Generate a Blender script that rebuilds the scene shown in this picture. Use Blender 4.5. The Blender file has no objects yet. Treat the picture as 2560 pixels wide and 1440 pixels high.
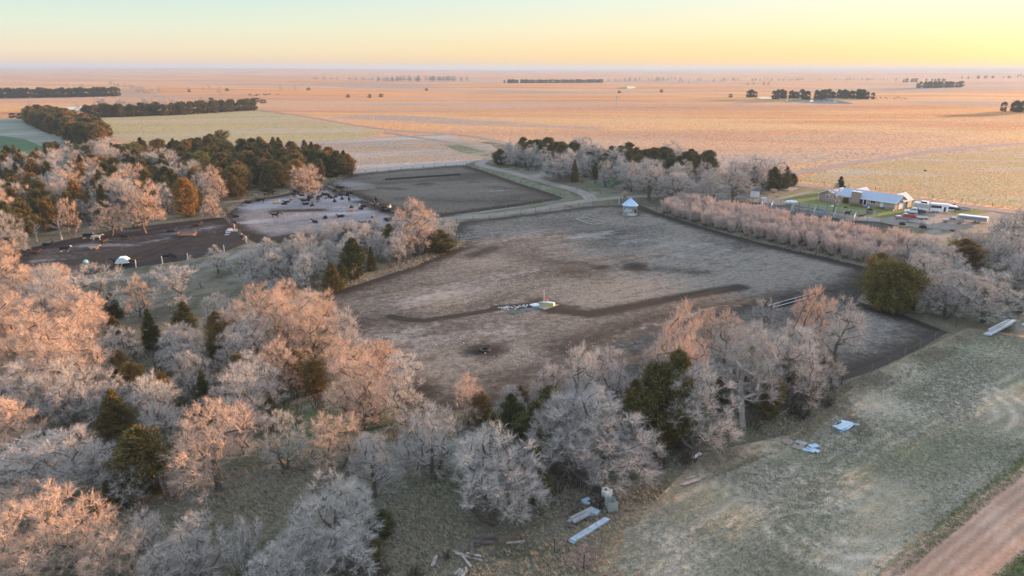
import bpy, bmesh, math, random
import numpy as np
from mathutils import Vector, Matrix
R = math.radians
sc = bpy.context.scene
col = sc.collection
# ------------------------------------------------------------------ camera
CAM_H = 46.0
F = 1708.0
PITCH = math.atan(550/F)
ROLL = R(-0.18)
cam = bpy.data.cameras.new("camera")
cam.sensor_width = 36.0
cam.lens = 36.0*F/2560.0
cam.clip_start = 1.0
cam.clip_end = 120000
co = bpy.data.objects.new("camera", cam)
col.objects.link(co)
co.location = (0, 0, CAM_H)
co.rotation_euler = (Matrix.Rotation(R(90)-PITCH, 3, 'X') @ Matrix.Rotation(-ROLL, 3, 'Z')).to_euler()
sc.camera = co
# ------------------------------------------------------------------ sky and sun
SUN_AZ, SUN_EL = R(58), R(4.6)
w = bpy.data.worlds.new("World")
sc.world = w
w.use_nodes = True
wn = w.node_tree
wn.nodes.clear()
out = wn.nodes.new('ShaderNodeOutputWorld')
bg = wn.nodes.new('ShaderNodeBackground')
sky = wn.nodes.new('ShaderNodeTexSky')
sky.sky_type = 'NISHITA'
sky.sun_disc = False
sky.sun_elevation = SUN_EL
sky.sun_rotation = SUN_AZ
sky.altitude = 600
sky.air_density = 1.0
sky.dust_density = 1.5
sky.ozone_density = 1.5
# the Nishita sky gives the glow round the sun; a direction-driven gradient colours the rest of the dome, its unseen upper part brightened as fill light
tc = wn.nodes.new('ShaderNodeTexCoord')
sp = wn.nodes.new('ShaderNodeSeparateXYZ')
wn.links.new(tc.outputs['Generated'], sp.inputs[0])
def wramp(stops):
    r = wn.nodes.new('ShaderNodeValToRGB')
    e = r.color_ramp.elements
    e[0].position, e[0].color = stops[0][0], (*stops[0][1], 1)
    e[1].position, e[1].color = stops[-1][0], (*stops[-1][1], 1)
    for p_, c_ in stops[1:-1]:
        n_ = e.new(p_); n_.color = (*c_, 1)
    wn.links.new(sp.outputs['Z'], r.inputs[0])
    return r
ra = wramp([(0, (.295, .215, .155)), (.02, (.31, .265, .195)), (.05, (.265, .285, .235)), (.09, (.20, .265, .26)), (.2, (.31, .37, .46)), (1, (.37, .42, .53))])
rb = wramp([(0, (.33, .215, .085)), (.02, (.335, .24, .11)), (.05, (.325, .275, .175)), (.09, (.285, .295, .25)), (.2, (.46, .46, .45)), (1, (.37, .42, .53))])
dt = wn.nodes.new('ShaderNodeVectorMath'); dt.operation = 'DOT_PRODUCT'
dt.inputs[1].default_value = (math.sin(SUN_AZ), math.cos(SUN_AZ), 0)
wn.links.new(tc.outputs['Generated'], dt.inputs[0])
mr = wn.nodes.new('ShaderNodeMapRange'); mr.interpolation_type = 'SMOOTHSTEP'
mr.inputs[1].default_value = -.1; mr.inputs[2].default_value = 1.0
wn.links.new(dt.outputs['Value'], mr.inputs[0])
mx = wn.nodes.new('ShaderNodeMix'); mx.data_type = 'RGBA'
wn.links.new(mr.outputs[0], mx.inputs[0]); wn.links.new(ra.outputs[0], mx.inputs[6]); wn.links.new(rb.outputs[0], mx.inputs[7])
bg.inputs[1].default_value = 0.011
wn.links.new(sky.outputs[0], bg.inputs[0])
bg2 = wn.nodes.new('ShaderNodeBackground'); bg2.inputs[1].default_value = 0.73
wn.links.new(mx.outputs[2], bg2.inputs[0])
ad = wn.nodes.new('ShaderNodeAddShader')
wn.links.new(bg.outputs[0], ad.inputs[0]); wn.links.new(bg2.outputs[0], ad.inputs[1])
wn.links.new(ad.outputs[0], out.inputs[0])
sl = bpy.data.lights.new("sun", 'SUN')
sl.energy = 5.0
sl.angle = R(0.6)
sl.color = (1.0, 0.53, 0.26)
so = bpy.data.objects.new("sun", sl)
col.objects.link(so)
sd = Vector((math.sin(SUN_AZ)*math.cos(SUN_EL), math.cos(SUN_AZ)*math.cos(SUN_EL), math.sin(SUN_EL)))
so.rotation_euler = sd.to_track_quat('Z', 'Y').to_euler()
so.location = sd*500
sc.view_settings.view_transform = 'Standard'
sc.view_settings.look = 'None'
sc.view_settings.gamma = 1
sc.view_settings.exposure = 1.95
sc.cycles.use_denoising = True
sc.cycles.denoising_prefilter = 'ACCURATE'
sc.cycles.max_bounces = 5
sc.cycles.diffuse_bounces = 1
sc.cycles.glossy_bounces = 2
sc.cycles.volume_bounces = 1
sc.cycles.transparent_max_bounces = 8
sc.cycles.sample_clamp_indirect = 4.0
# ------------------------------------------------------------------ helpers
rng = np.random.default_rng(7)
random.seed(7)
_cr, _sr = math.cos(ROLL), math.sin(ROLL)
def ray(x, y):
    u = (x-1280)/F; v = (720-y)/F
    u, v = u*_cr-v*_sr, u*_sr+v*_cr
    return u, math.cos(PITCH)+v*math.sin(PITCH), -math.sin(PITCH)+v*math.cos(PITCH)
def P(x, y, z=0.0):
    u, yy, zz = ray(x, y)
    t = (z-CAM_H)/zz
    return Vector((u*t, yy*t, z))
def depth(p):
    return p[1]*math.cos(PITCH)+(CAM_H-p[2])*math.sin(PITCH)
def height_at(p, x, ytop):
    u, yy, zz = ray(x, ytop)
    return CAM_H + zz/yy*p[1]
def M(px_, p):
    return px_*depth(p)/F

class MB:
    """collects faces of one mesh; material index per face"""
    def __init__(s): s.v = []; s.f = []; s.m = []
    def add(s, vs, fs, m=0):
        o = len(s.v); s.v += [tuple(v) for v in vs]
        s.f += [tuple(i+o for i in f) for f in fs]; s.m += [m]*len(fs)
        return s
    def box(s, c, d, rz=0, m=0, taper=1.0, rx=0, ry=0):
        mt = Matrix.Rotation(rz, 3, 'Z') @ Matrix.Rotation(ry, 3, 'Y') @ Matrix.Rotation(rx, 3, 'X')
        vs = []
        for z in (-.5, .5):
            k = taper if z > 0 else 1
            for x, y in ((-.5, -.5), (.5, -.5), (.5, .5), (-.5, .5)):
                vs.append(Vector(c)+mt @ Vector((x*d[0]*k, y*d[1]*k, z*d[2])))
        return s.add(vs, [(3, 2, 1, 0), (4, 5, 6, 7), (0, 1, 5, 4), (1, 2, 6, 5), (2, 3, 7, 6), (3, 0, 4, 7)], m)
    def tube(s, a, b, ra, rb=None, n=6, m=0, cap=True):
        rb = ra if rb is None else rb
        a = Vector(a); b = Vector(b); d = (b-a)
        if d.length < 1e-6: return s
        q = d.to_track_quat('Z', 'Y').to_matrix()
        vs = []
        for p_, r_ in ((a, ra), (b, rb)):
            for i in range(n):
                t = 2*math.pi*i/n
                vs.append(p_+q @ Vector((r_*math.cos(t), r_*math.sin(t), 0)))
        fs = [(i, (i+1) % n, n+(i+1) % n, n+i) for i in range(n)]
        if cap: fs += [tuple(range(n-1, -1, -1)), tuple(range(n, 2*n))]
        return s.add(vs, fs, m)
    def lathe(s, c, prof, n=24, m=0, closed=False):
        vs = []
        for r_, z_ in prof:
            for i in range(n):
                t = 2*math.pi*i/n
                vs.append((c[0]+r_*math.cos(t), c[1]+r_*math.sin(t), c[2]+z_))
        k = len(prof)
        fs = [(j*n+i, j*n+(i+1) % n, (j+1)*n+(i+1) % n, (j+1)*n+i) for j in range(k-1) for i in range(n)]
        return s.add(vs, fs, m)
    def prism(s, pts, y0, y1, m=0):
        """profile in x,z extruded along y"""
        n = len(pts)
        vs = [(x, y0, z) for x, z in pts]+[(x, y1, z) for x, z in pts]
        fs = [tuple(range(n)), tuple(range(2*n-1, n-1, -1))]+[(i, n+i, n+(i+1) % n, (i+1) % n) for i in range(n)]
        return s.add(vs, fs, m)
    def mesh(s, name, mats):
        me = bpy.data.meshes.new(name)
        me.from_pydata(s.v, [], s.f); 
        for mm in (mats if isinstance(mats, (list, tuple)) else [mats]): me.materials.append(mm)
        if any(s.m): me.polygons.foreach_set('material_index', s.m)
        bm = bmesh.new(); bm.from_mesh(me); bmesh.ops.recalc_face_normals(bm, faces=bm.faces); bm.to_mesh(me); bm.free()
        me.update()
        return me
    def build(s, name, mats, parent=None, loc=None, rz=0):
        return link(name, s.mesh(name, mats), parent, loc, rz)
def link(name, me, parent=None, loc=None, rz=0):
    o = bpy.data.objects.new(name, me); col.objects.link(o)
    if parent is not None: o.parent = parent
    if loc is not None: o.location = loc
    if rz: o.rotation_euler.z = rz
    return o
def tag(o, label=None, cat=None, group=None, kind=None):
    if label: o['label'] = label
    if cat: o['category'] = cat
    if group: o['group'] = group
    if kind: o['kind'] = kind
    return o
def empty(name, loc, rz=0, label=None, cat=None, group=None):
    o = link(name, None, None, loc, rz); o.empty_display_size = .3
    return tag(o, label, cat, group)
def copy_tree(o, parent=None):
    c = o.copy(); col.objects.link(c)
    if parent is not None: c.parent = parent
    for ch in list(o.children): copy_tree(ch, c)
    return c

# ------------------------------------------------------------------ materials
def mat(name, c, rough=.8, metal=0, var=0, scale=3.0, bump=0, spec=.3, emit=None):
    m = bpy.data.materials.new(name); m.use_nodes = True
    nt = m.node_tree; b = nt.nodes['Principled BSDF']
    b.inputs['Base Color'].default_value = (*c, 1)
    b.inputs['Roughness'].default_value = rough
    b.inputs['Metallic'].default_value = metal
    b.inputs['Specular IOR Level'].default_value = spec
    if var or bump:
        tc = nt.nodes.new('ShaderNodeTexCoord'); no = nt.nodes.new('ShaderNodeTexNoise')
        no.inputs['Scale'].default_value = scale; no.inputs['Detail'].default_value = 5
        nt.links.new(tc.outputs['Object'], no.inputs[0])
        if var:
            r = nt.nodes.new('ShaderNodeMapRange'); r.inputs[3].default_value = 1-var; r.inputs[4].default_value = 1+var
            r.inputs[1].default_value = .3; r.inputs[2].default_value = .7
            nt.links.new(no.outputs[0], r.inputs[0])
            h = nt.nodes.new('ShaderNodeHueSaturation'); h.inputs['Color'].default_value = (*c, 1)
            nt.links.new(r.outputs[0], h.inputs['Value']); nt.links.new(h.outputs[0], b.inputs['Base Color'])
        if bump:
            bn = nt.nodes.new('ShaderNodeBump'); bn.inputs['Distance'].default_value = bump
            nt.links.new(no.outputs[0], bn.inputs['Height']); nt.links.new(bn.outputs[0], b.inputs['Normal'])
    return m
class G:
    """tiny node-graph helper"""
    def __init__(s, name, rough=.95, spec=.12):
        s.m = bpy.data.materials.new(name); s.m.use_nodes = True
        s.nt = s.m.node_tree; s.b = s.nt.nodes['Principled BSDF']
        s.b.inputs['Roughness'].default_value = rough; s.b.inputs['Specular IOR Level'].default_value = spec
        s.tc = s.nt.nodes.new('ShaderNodeTexCoord').outputs['Object']
    def l(s, a, b): s.nt.links.new(a, b)
    def noise(s, scale, detail=5, rough=.6, rot=0, stretch=(1, 1), dist=0):
        mp = s.nt.nodes.new('ShaderNodeMapping'); mp.vector_type = 'TEXTURE'
        mp.inputs['Rotation'].default_value = (0, 0, rot); mp.inputs['Scale'].default_value = (stretch[0], stretch[1], 1)
        s.l(s.tc, mp.inputs[0])
        n = s.nt.nodes.new('ShaderNodeTexNoise'); n.inputs['Scale'].default_value = scale
        n.inputs['Detail'].default_value = detail; n.inputs['Roughness'].default_value = rough; n.inputs['Distortion'].default_value = dist
        s.l(mp.outputs[0], n.inputs[0]); return n.outputs[0]
    def step(s, x, a, b):
        r = s.nt.nodes.new('ShaderNodeMapRange'); r.interpolation_type = 'SMOOTHSTEP'
        r.inputs[1].default_value = a; r.inputs[2].default_value = b
        s.l(x, r.inputs[0]); return r.outputs[0]
    def mr(s, x, a, b, c, d):
        r = s.nt.nodes.new('ShaderNodeMapRange')
        for i, q in enumerate((a, b, c, d)): r.inputs[i+1].default_value = q
        s.l(x, r.inputs[0]); return r.outputs[0]
    def math(s, op, a, b=None):
        n = s.nt.nodes.new('ShaderNodeMath'); n.operation = op
        for i, q in enumerate((a, b)):
            if q is None: continue
            if isinstance(q, (int, float)): n.inputs[i].default_value = q
            else: s.l(q, n.inputs[i])
        return n.outputs[0]
    def mix(s, f, a, b):
        n = s.nt.nodes.new('ShaderNodeMix'); n.data_type = 'RGBA'
        for i, q in ((0, f), (6, a), (7, b)):
            if isinstance(q, (int, float)): n.inputs[i].default_value = q
            elif isinstance(q, tuple): n.inputs[i].default_value = (*q, 1)
            else: s.l(q, n.inputs[i])
        return n.outputs[2]
    def value(s, c, v):
        h = s.nt.nodes.new('ShaderNodeHueSaturation'); s.l(c, h.inputs['Color']); s.l(v, h.inputs['Value']); return h.outputs[0]
    def attr(s, name):
        a = s.nt.nodes.new('ShaderNodeAttribute'); a.attribute_name = name; return a.outputs['Fac']
    def rand(s):
        return s.nt.nodes.new('ShaderNodeObjectInfo').outputs['Random']
    def color(s, c): s.l(c, s.b.inputs['Base Color']); return s
    def bump(s, h, dist, strength=1.0):
        n = s.nt.nodes.new('ShaderNodeBump'); n.inputs['Distance'].default_value = dist; n.inputs['Strength'].default_value = strength
        s.l(h, n.inputs['Height']); s.l(n.outputs[0], s.b.inputs['Normal']); return s

def blades(g, scale=1.5, k=3.2):
    """normals scattered the way upright grass blades scatter them"""
    n = g.nt.nodes.new('ShaderNodeTexNoise'); n.inputs['Scale'].default_value = scale; n.inputs['Detail'].default_value = 6; n.inputs['Roughness'].default_value = .75
    g.l(g.tc, n.inputs[0])
    a = g.nt.nodes.new('ShaderNodeVectorMath'); a.operation = 'SUBTRACT'; g.l(n.outputs['Color'], a.inputs[0]); a.inputs[1].default_value = (.5, .5, .5)
    b = g.nt.nodes.new('ShaderNodeVectorMath'); b.operation = 'MULTIPLY'; g.l(a.outputs[0], b.inputs[0]); b.inputs[1].default_value = (k*2, k*2, k*.5)
    ge = g.nt.nodes.new('ShaderNodeNewGeometry')
    c = g.nt.nodes.new('ShaderNodeVectorMath'); c.operation = 'ADD'; g.l(b.outputs[0], c.inputs[0]); g.l(ge.outputs['Normal'], c.inputs[1])
    d = g.nt.nodes.new('ShaderNodeVectorMath'); d.operation = 'NORMALIZE'; g.l(c.outputs[0], d.inputs[0])
    g.l(d.outputs[0], g.b.inputs['Normal'])

# ------------------------------------------------------------------ sheets of ground
def in_poly(x, y, poly):
    inside = np.zeros(x.shape, bool); n = len(poly)
    for i in range(n):
        x0, y0 = poly[i]; x1, y1 = poly[(i+1) % n]
        c = ((y0 > y) != (y1 > y)) & (x < (x1-x0)*(y-y0)/((y1-y0) if y1 != y0 else 1e-9)+x0)
        inside ^= c
    return inside
def seg_dist(x, y, pts, closed=False, near=False):
    best = np.full(x.shape, 1e9); nx = np.array(x, float); ny = np.array(y, float)
    m = len(pts)
    for i in range(m if closed else max(m-1, 1)):
        ax, ay = pts[i]; bx, by = pts[(i+1) % m]
        dx, dy = bx-ax, by-ay
        t = np.clip(((x-ax)*dx+(y-ay)*dy)/max(dx*dx+dy*dy, 1e-9), 0, 1)
        qx, qy = ax+t*dx, ay+t*dy
        d = np.hypot(x-qx, y-qy); k = d < best
        best = np.where(k, d, best); nx = np.where(k, qx, nx); ny = np.where(k, qy, ny)
    return (best, nx, ny) if near else best
def W(pts): return [tuple(P(x, y))[:2] for x, y in pts]
_zc = 0
def sheet(name, poly, z, material, cell, attrs=None, relief=None, edge_w=7.0, label=None):
    """poly: world polygon; a grid of cells inside it, its rim snapped to the outline"""
    global _zc
    _zc += 1; z = z+_zc*.0011 if z < .05 else z
    xs = [p[0] for p in poly]; ys = [p[1] for p in poly]
    gx = np.arange(min(xs)-cell, max(xs)+2*cell, cell); gy = np.arange(min(ys)-cell, max(ys)+2*cell, cell)
    cx, cy = np.meshgrid(gx[:-1]+cell/2, gy[:-1]+cell/2, indexing='ij')
    ins = in_poly(cx, cy, poly)
    ii, jj = np.nonzero(ins)
    ny = len(gy)
    quad = np.stack([ii*ny+jj, (ii+1)*ny+jj, (ii+1)*ny+jj+1, ii*ny+jj+1], 1)
    cnt = np.bincount(quad.ravel(), minlength=len(gx)*ny)
    used = np.nonzero(cnt)[0]; remap = np.full(len(gx)*ny, -1); remap[used] = np.arange(len(used))
    X = gx[used//ny].copy(); Y = gy[used % ny].copy()
    d, qx, qy = seg_dist(X, Y, poly, True, True)
    rim = cnt[used] < 4
    X[rim] = qx[rim]; Y[rim] = qy[rim]; d[rim] = 0
    Z = np.full(len(X), z, float)
    if relief is not None: Z += relief(X, Y)*np.clip(d/4, 0, 1)
    me = bpy.data.meshes.new(name)
    me.vertices.add(len(X)); me.vertices.foreach_set('co', np.stack([X, Y, Z], 1).ravel().astype(np.float32))
    q = remap[quad]
    me.loops.add(q.size); me.loops.foreach_set('vertex_index', q.ravel().astype(np.int32))
    me.polygons.add(len(q)); me.polygons.foreach_set('loop_start', (np.arange(len(q))*4).astype(np.int32))
    me.update(calc_edges=True)
    me.materials.append(material)
    me.polygons.foreach_set('use_smooth', [True]*len(q))
    a = me.attributes.new('edge', 'FLOAT', 'POINT'); a.data.foreach_set('value', np.clip(d/edge_w, 0, 1).astype(np.float32))
    for an, fn in (attrs or {}).items():
        a = me.attributes.new(an, 'FLOAT', 'POINT'); a.data.foreach_set('value', fn(X, Y).astype(np.float32))
    o = link(name, me); tag(o, label, None, None, 'structure')
    return o
def ribbon(pts, wd):
    """polyline px -> world polygon of a strip; wd metres (number or list)"""
    wp = [Vector(p) for p in pts]
    if not isinstance(wd, (list, tuple)): wd = [wd]*len(wp)
    L, Rr = [], []
    for i, p in enumerate(wp):
        a = wp[max(i-1, 0)]; b = wp[min(i+1, len(wp)-1)]
        t = (b-a).normalized(); n = Vector((-t.y, t.x))
        L.append(tuple(p+n*wd[i]/2)); Rr.append(tuple(p-n*wd[i]/2))
    return L+Rr[::-1]
def smooth(pts, k=6):
    """Catmull-Rom through points"""
    pts = [Vector(p) for p in pts]; o = []
    for i in range(len(pts)-1):
        p0 = pts[max(i-1, 0)]; p1 = pts[i]; p2 = pts[i+1]; p3 = pts[min(i+2, len(pts)-1)]
        for j in range(k):
            t = j/k
            o.append(.5*((2*p1)+(p2-p0)*t+(2*p0-5*p1+4*p2-p3)*t*t+(3*p1-p0-3*p2+p3)*t**3))
    o.append(pts[-1]); return [tuple(p) for p in o]
# ------------------------------------------------------------------ ground materials
def grass_mat(name, a, b, c, frost, s1=.02, s2=.12, frost_lo=.5, frost_hi=.62, rot=.5, stretch=(3, 1), bumpd=.25, fine=1.2, green=None, edgecol=None, spk=.35, fs=None, bl=3.0, sheen=0, lines=None, hollow=None):
    g = G(name)
    base = g.mix(g.step(g.noise(s1, 6, .6, rot, stretch), .38, .62), a, b)
    base = g.mix(g.step(g.noise(s2, 6, .65, rot, stretch, .6), .42, .66), base, c)
    fr = g.step(g.noise((s1*1.7) if fs is None else fs, 8, .62, rot+.2, (stretch[0]*1.3, stretch[1]), .5), frost_lo, frost_hi)
    base = g.mix(g.math('MULTIPLY', fr, .85), base, frost)
    if green is not None:
        base = g.mix(g.step(g.noise(.045, 7, .65, rot, (1.6, 1), .7), .52, .66), base, green)
    f = g.noise(fine*2.2, 8, .8, rot, (1.8, 1), .4)
    base = g.value(base, g.mr(f, .3, .7, 1-spk, 1+spk))
    if edgecol is not None:
        e = g.math('ADD', g.attr('edge'), g.mr(g.noise(.6, 4), .3, .7, -.5, .5))
        base = g.mix(g.step(e, .1, .5), edgecol, base)
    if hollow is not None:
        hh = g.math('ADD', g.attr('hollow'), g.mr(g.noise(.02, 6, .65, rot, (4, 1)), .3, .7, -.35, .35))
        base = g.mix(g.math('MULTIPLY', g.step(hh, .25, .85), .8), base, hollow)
    g.color(base)
    if lines is not None:
        base = g.mix(g.math('MULTIPLY', g.attr('swirl'), .9), base, lines); g.color(base)
    blades(g, fine*(3.5 if fine > 1 else 1.4), bl)
    if sheen:
        g.b.inputs['Sheen Weight'].default_value = sheen; g.b.inputs['Sheen Roughness'].default_value = .5; g.b.inputs['Sheen Tint'].default_value = (.95, .62, .36, 1)
    return g
TAN = (.41, .195, .072); STRAW = (.38, .265, .13); RUST = (.29, .12, .045); FROST = (.36, .36, .36)
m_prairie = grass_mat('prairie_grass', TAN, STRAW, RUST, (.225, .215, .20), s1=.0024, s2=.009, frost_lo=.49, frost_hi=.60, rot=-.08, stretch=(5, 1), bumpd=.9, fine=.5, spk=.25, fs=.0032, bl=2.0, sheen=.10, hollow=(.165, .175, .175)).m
m_pasture = grass_mat('pale_pasture', (.30, .235, .125), (.27, .235, .12), (.32, .205, .105), (.30, .285, .25), s1=.02, s2=.1, frost_lo=.5, frost_hi=.66, rot=-.3, stretch=(3, 1), bumpd=.5, fine=.9, bl=2.2).m
m_frostfield = grass_mat('frosted_field', (.25, .23, .20), (.21, .195, .165), (.30, .21, .13), (.33, .32, .31), s1=.015, s2=.06, frost_lo=.44, frost_hi=.66, rot=.25, stretch=(4, 1), bumpd=.35, fine=.7).m
m_stubble = grass_mat('stubble_field', (.33, .25, .14), (.31, .255, .13), (.27, .25, .10), (.33, .30, .26), s1=.008, s2=.03, frost_lo=.5, frost_hi=.68, rot=.12, stretch=(9, 1), bumpd=.4, fine=.5, bl=2.2).m
m_winterwheat = grass_mat('winter_wheat', (0.062, 0.124, 0.062), (0.081, 0.149, 0.074), (0.074, 0.112, 0.056), (0.155, 0.198, 0.149), s1=.02, s2=.1, frost_lo=.55, frost_hi=.75, bumpd=.2).m
m_frostgrass = grass_mat('frosted_grass', (0.161, 0.180, 0.136), (0.174, 0.198, 0.149), (0.136, 0.155, 0.099), (0.248, 0.273, 0.248), s1=.015, s2=.05, frost_lo=.4, frost_hi=.65, bumpd=.3).m
m_meadow = grass_mat('rough_meadow', (.115, .108, .075), (.175, .162, .12), (.075, .072, .048), (.27, .265, .235), s1=.03, s2=.2, frost_lo=.52, frost_hi=.70, rot=.9, stretch=(1.6, 1), bumpd=.35, fine=1.6, green=(.07, .105, .052), spk=.6).m
m_mown = grass_mat('frosted_mown_grass', (.235, .225, .165), (.265, .25, .185), (.165, .165, .11), (.32, .315, .275), s1=.035, s2=.16, frost_lo=.44, frost_hi=.68, rot=.6, stretch=(2.4, 1), bumpd=.3, fine=1.8, green=(.17, .19, .115), edgecol=(.22, .185, .12), spk=.5, lines=(.45, .41, .33)).m
m_lawn = grass_mat('green_lawn', (0.099, 0.136, 0.043), (0.124, 0.155, 0.050), (0.149, 0.155, 0.062), (0.186, 0.205, 0.124), s1=.05, s2=.15, frost_lo=.55, frost_hi=.75, bumpd=.15, edgecol=(0.174, 0.155, 0.105)).m
def lot_mat(name, dirt, dirt2, crust, frostc, lo, hi, rot, bluelo=.55, bluehi=.7, wet=(.022, .018, .015)):
    g = G(name)
    big = g.noise(.03, 8, .6, rot, (2.6, 1), .8)
    base = g.mix(g.step(g.noise(.25, 5, .6, rot, (2, 1)), .35, .65), dirt, dirt2)
    base = g.mix(g.step(g.math('ADD', big, g.mr(g.noise(.8, 5, .7), .3, .7, -.13, .13)), lo, hi), base, crust)
    base = g.mix(g.math('MULTIPLY', g.step(g.noise(.012, 4, .5, rot, (1.6, 1)), bluelo, bluehi), .8), base, frostc)
    sp = g.step(g.noise(3.0, 3, .7), .40, .62)
    base = g.mix(g.math('MULTIPLY', sp, .42), base, dirt)
    pk = g.step(g.noise(.55, 7, .72, rot, (1.8, 1), .6), .50, .64)
    base = g.mix(g.math('MULTIPLY', pk, .5), base, dirt)
    f = g.noise(1.3, 6, .82)
    base = g.value(base, g.mr(f, .28, .72, .48, 1.5))
    e = g.math('ADD', g.attr('edge'), g.mr(g.noise(.2, 6, .7), .3, .7, -.3, .3))
    base = g.mix(g.step(e, .15, 1.0), dirt, base)
    dk = g.math('ADD', g.attr('dark'), g.mr(g.noise(.5, 5, .7), .3, .7, -.18, .18))
    base = g.mix(g.step(dk, .12, .95), base, (dirt[0]*.62, dirt[1]*.62, dirt[2]*.62))
    base = g.mix(g.step(g.attr('wet'), .35, .8), base, wet)
    lt = g.math('ADD', g.attr('light'), g.mr(g.noise(.6, 5, .7), .3, .7, -.25, .25))
    base = g.mix(g.math('MULTIPLY', g.step(g.math('ADD', lt, g.mr(g.noise(.12, 6, .7, rot, (3, 1)), .3, .7, -.45, .3)), .3, .8), .75), base, frostc)
    g.color(base); g.bump(f, .14); g.l(g.mr(g.attr('wet'), .4, .9, .95, .7), g.b.inputs['Roughness'])
    return g.m
m_lot = lot_mat('trampled_dirt', (.042, .037, .031), (.066, .060, .051), (.215, .198, .170), (.275, .266, .252), .26, .64, .55)
m_lotc = lot_mat('frosted_pen_dirt', (.032, .028, .024), (.055, .048, .040), (.17, .165, .155), (.29, .29, .315), .30, .56, .35, .38, .62)
m_lotd = lot_mat('dark_pen_dirt', (.027, .023, .021), (.040, .034, .031), (.10, .095, .09), (.19, .19, .215), .50, .66, .35, .60, .75)
m_lotb = lot_mat('bare_pen_dirt', (.042, .034, .027), (.068, .057, .045), (.15, .135, .11), (.21, .205, .20), .30, .66, .2, .60, .80)
def road_mat(name, c1, c2, edge, rutd=.75):
    g = G(name)
    base = g.mix(g.step(g.noise(.1, 6, .6, 0, (1, 1)), .4, .6), c1, c2)
    rut = g.attr('rut')
    base = g.value(base, g.mr(rut, 0, 1, 1.0, rutd))
    f = g.noise(2.0, 5, .75)
    base = g.value(base, g.mr(f, .3, .7, .82, 1.18))
    e = g.math('ADD', g.attr('edge'), g.mr(g.noise(.5, 4), .3, .7, -.25, .25))
    base = g.mix(g.step(e, .1, .42), edge, base)
    g.color(base); g.bump(f, .04)
    return g.m
m_track = road_mat('gravel_track', (0.238, 0.218, 0.198), (0.198, 0.182, 0.165), (0.158, 0.152, 0.112))
m_county = road_mat('county_gravel', (0.277, 0.224, 0.198), (0.238, 0.198, 0.178), (0.198, 0.165, 0.112))
m_redroad = road_mat('reddish_gravel', (.46, .325, .25), (.37, .25, .185), (.21, .17, .105), .66)
m_yard = grass_mat('gravel_yard', (0.238, 0.218, 0.191), (0.211, 0.191, 0.165), (0.172, 0.158, 0.119), (0.264, 0.264, 0.251), s1=.03, s2=.12, frost_lo=.5, frost_hi=.7, bumpd=.06, edgecol=(0.185, 0.172, 0.125), spk=.15).m

# ------------------------------------------------------------------ ground: one sheet to the horizon, gently rolling beyond the farm
def terrain(X, Y):
    r = np.hypot(X, Y)
    k = np.clip((r-650)/900, 0, 1); k = k*k*(3-2*k)
    z = 1.6*np.sin(X/190+1.3+np.sin(Y/400))*np.sin(Y/260+.7)+1.1*np.sin(X/97-Y/140+2)+1.2*np.sin(Y/155+X/330)
    z += 4.0*np.sin(X/1500+.5)*np.sin(Y/1700+1)
    kk = np.clip((r-5200)/4000, 0, 1)
    az = np.arctan2(X, Y)
    z2 = 14*np.sin(X/2300+Y/3100)+10*np.sin(Y/900+X/1700)+26*np.clip((az+.1)*1.6, 0, 1)+10
    k3 = np.clip((r-16000)/9000, 0, 1)
    return (z-1.2)*k+kk*z2-60*k3
az = np.linspace(-math.pi, math.pi, 361)
front = np.abs(az) < 1.0
az = np.unique(np.concatenate([np.linspace(-math.pi, math.pi, 121), np.linspace(-.95, .95, 640)]))
az = az[(az < math.pi-1e-6)]
rr = np.concatenate([[0], np.geomspace(30, 60000, 460)])
A, Rr_ = np.meshgrid(az, rr, indexing='ij')
X = np.sin(A)*Rr_; Y = np.cos(A)*Rr_; Z = terrain(X, Y)
na, nr = A.shape
i, j = np.meshgrid(np.arange(na), np.arange(nr-1), indexing='ij')
i2 = (i+1) % na
q = np.stack([i*nr+j, i*nr+j+1, i2*nr+j+1, i2*nr+j], -1).reshape(-1, 4)
me = bpy.data.meshes.new('ground')
me.vertices.add(na*nr); me.vertices.foreach_set('co', np.stack([X, Y, Z], -1).reshape(-1).astype(np.float32))
me.loops.add(q.size); me.loops.foreach_set('vertex_index', q.ravel().astype(np.int32))
me.polygons.add(len(q)); me.polygons.foreach_set('loop_start', (np.arange(len(q))*4).astype(np.int32))
me.update(calc_edges=True); me.materials.append(m_prairie)
me.polygons.foreach_set('use_smooth', [True]*len(q))
hol = np.zeros(na*nr); gx_, gy_ = X.reshape(-1), Y.reshape(-1)
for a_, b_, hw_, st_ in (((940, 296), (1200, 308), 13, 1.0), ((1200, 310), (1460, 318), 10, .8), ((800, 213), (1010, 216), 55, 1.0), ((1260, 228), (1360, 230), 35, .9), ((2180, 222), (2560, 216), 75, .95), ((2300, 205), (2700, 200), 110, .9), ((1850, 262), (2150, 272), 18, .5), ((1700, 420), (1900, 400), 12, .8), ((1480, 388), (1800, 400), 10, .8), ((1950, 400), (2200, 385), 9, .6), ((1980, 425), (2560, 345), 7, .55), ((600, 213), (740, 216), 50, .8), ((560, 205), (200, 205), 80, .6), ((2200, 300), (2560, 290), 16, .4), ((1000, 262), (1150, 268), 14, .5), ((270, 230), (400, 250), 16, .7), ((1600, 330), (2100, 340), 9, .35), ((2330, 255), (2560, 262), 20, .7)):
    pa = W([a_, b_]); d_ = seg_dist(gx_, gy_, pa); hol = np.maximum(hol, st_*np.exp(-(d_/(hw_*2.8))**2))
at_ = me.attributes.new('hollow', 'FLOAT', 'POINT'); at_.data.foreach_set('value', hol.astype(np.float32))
tag(link('ground', me), 'rolling tan prairie running out to the horizon', None, None, 'structure')

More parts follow.
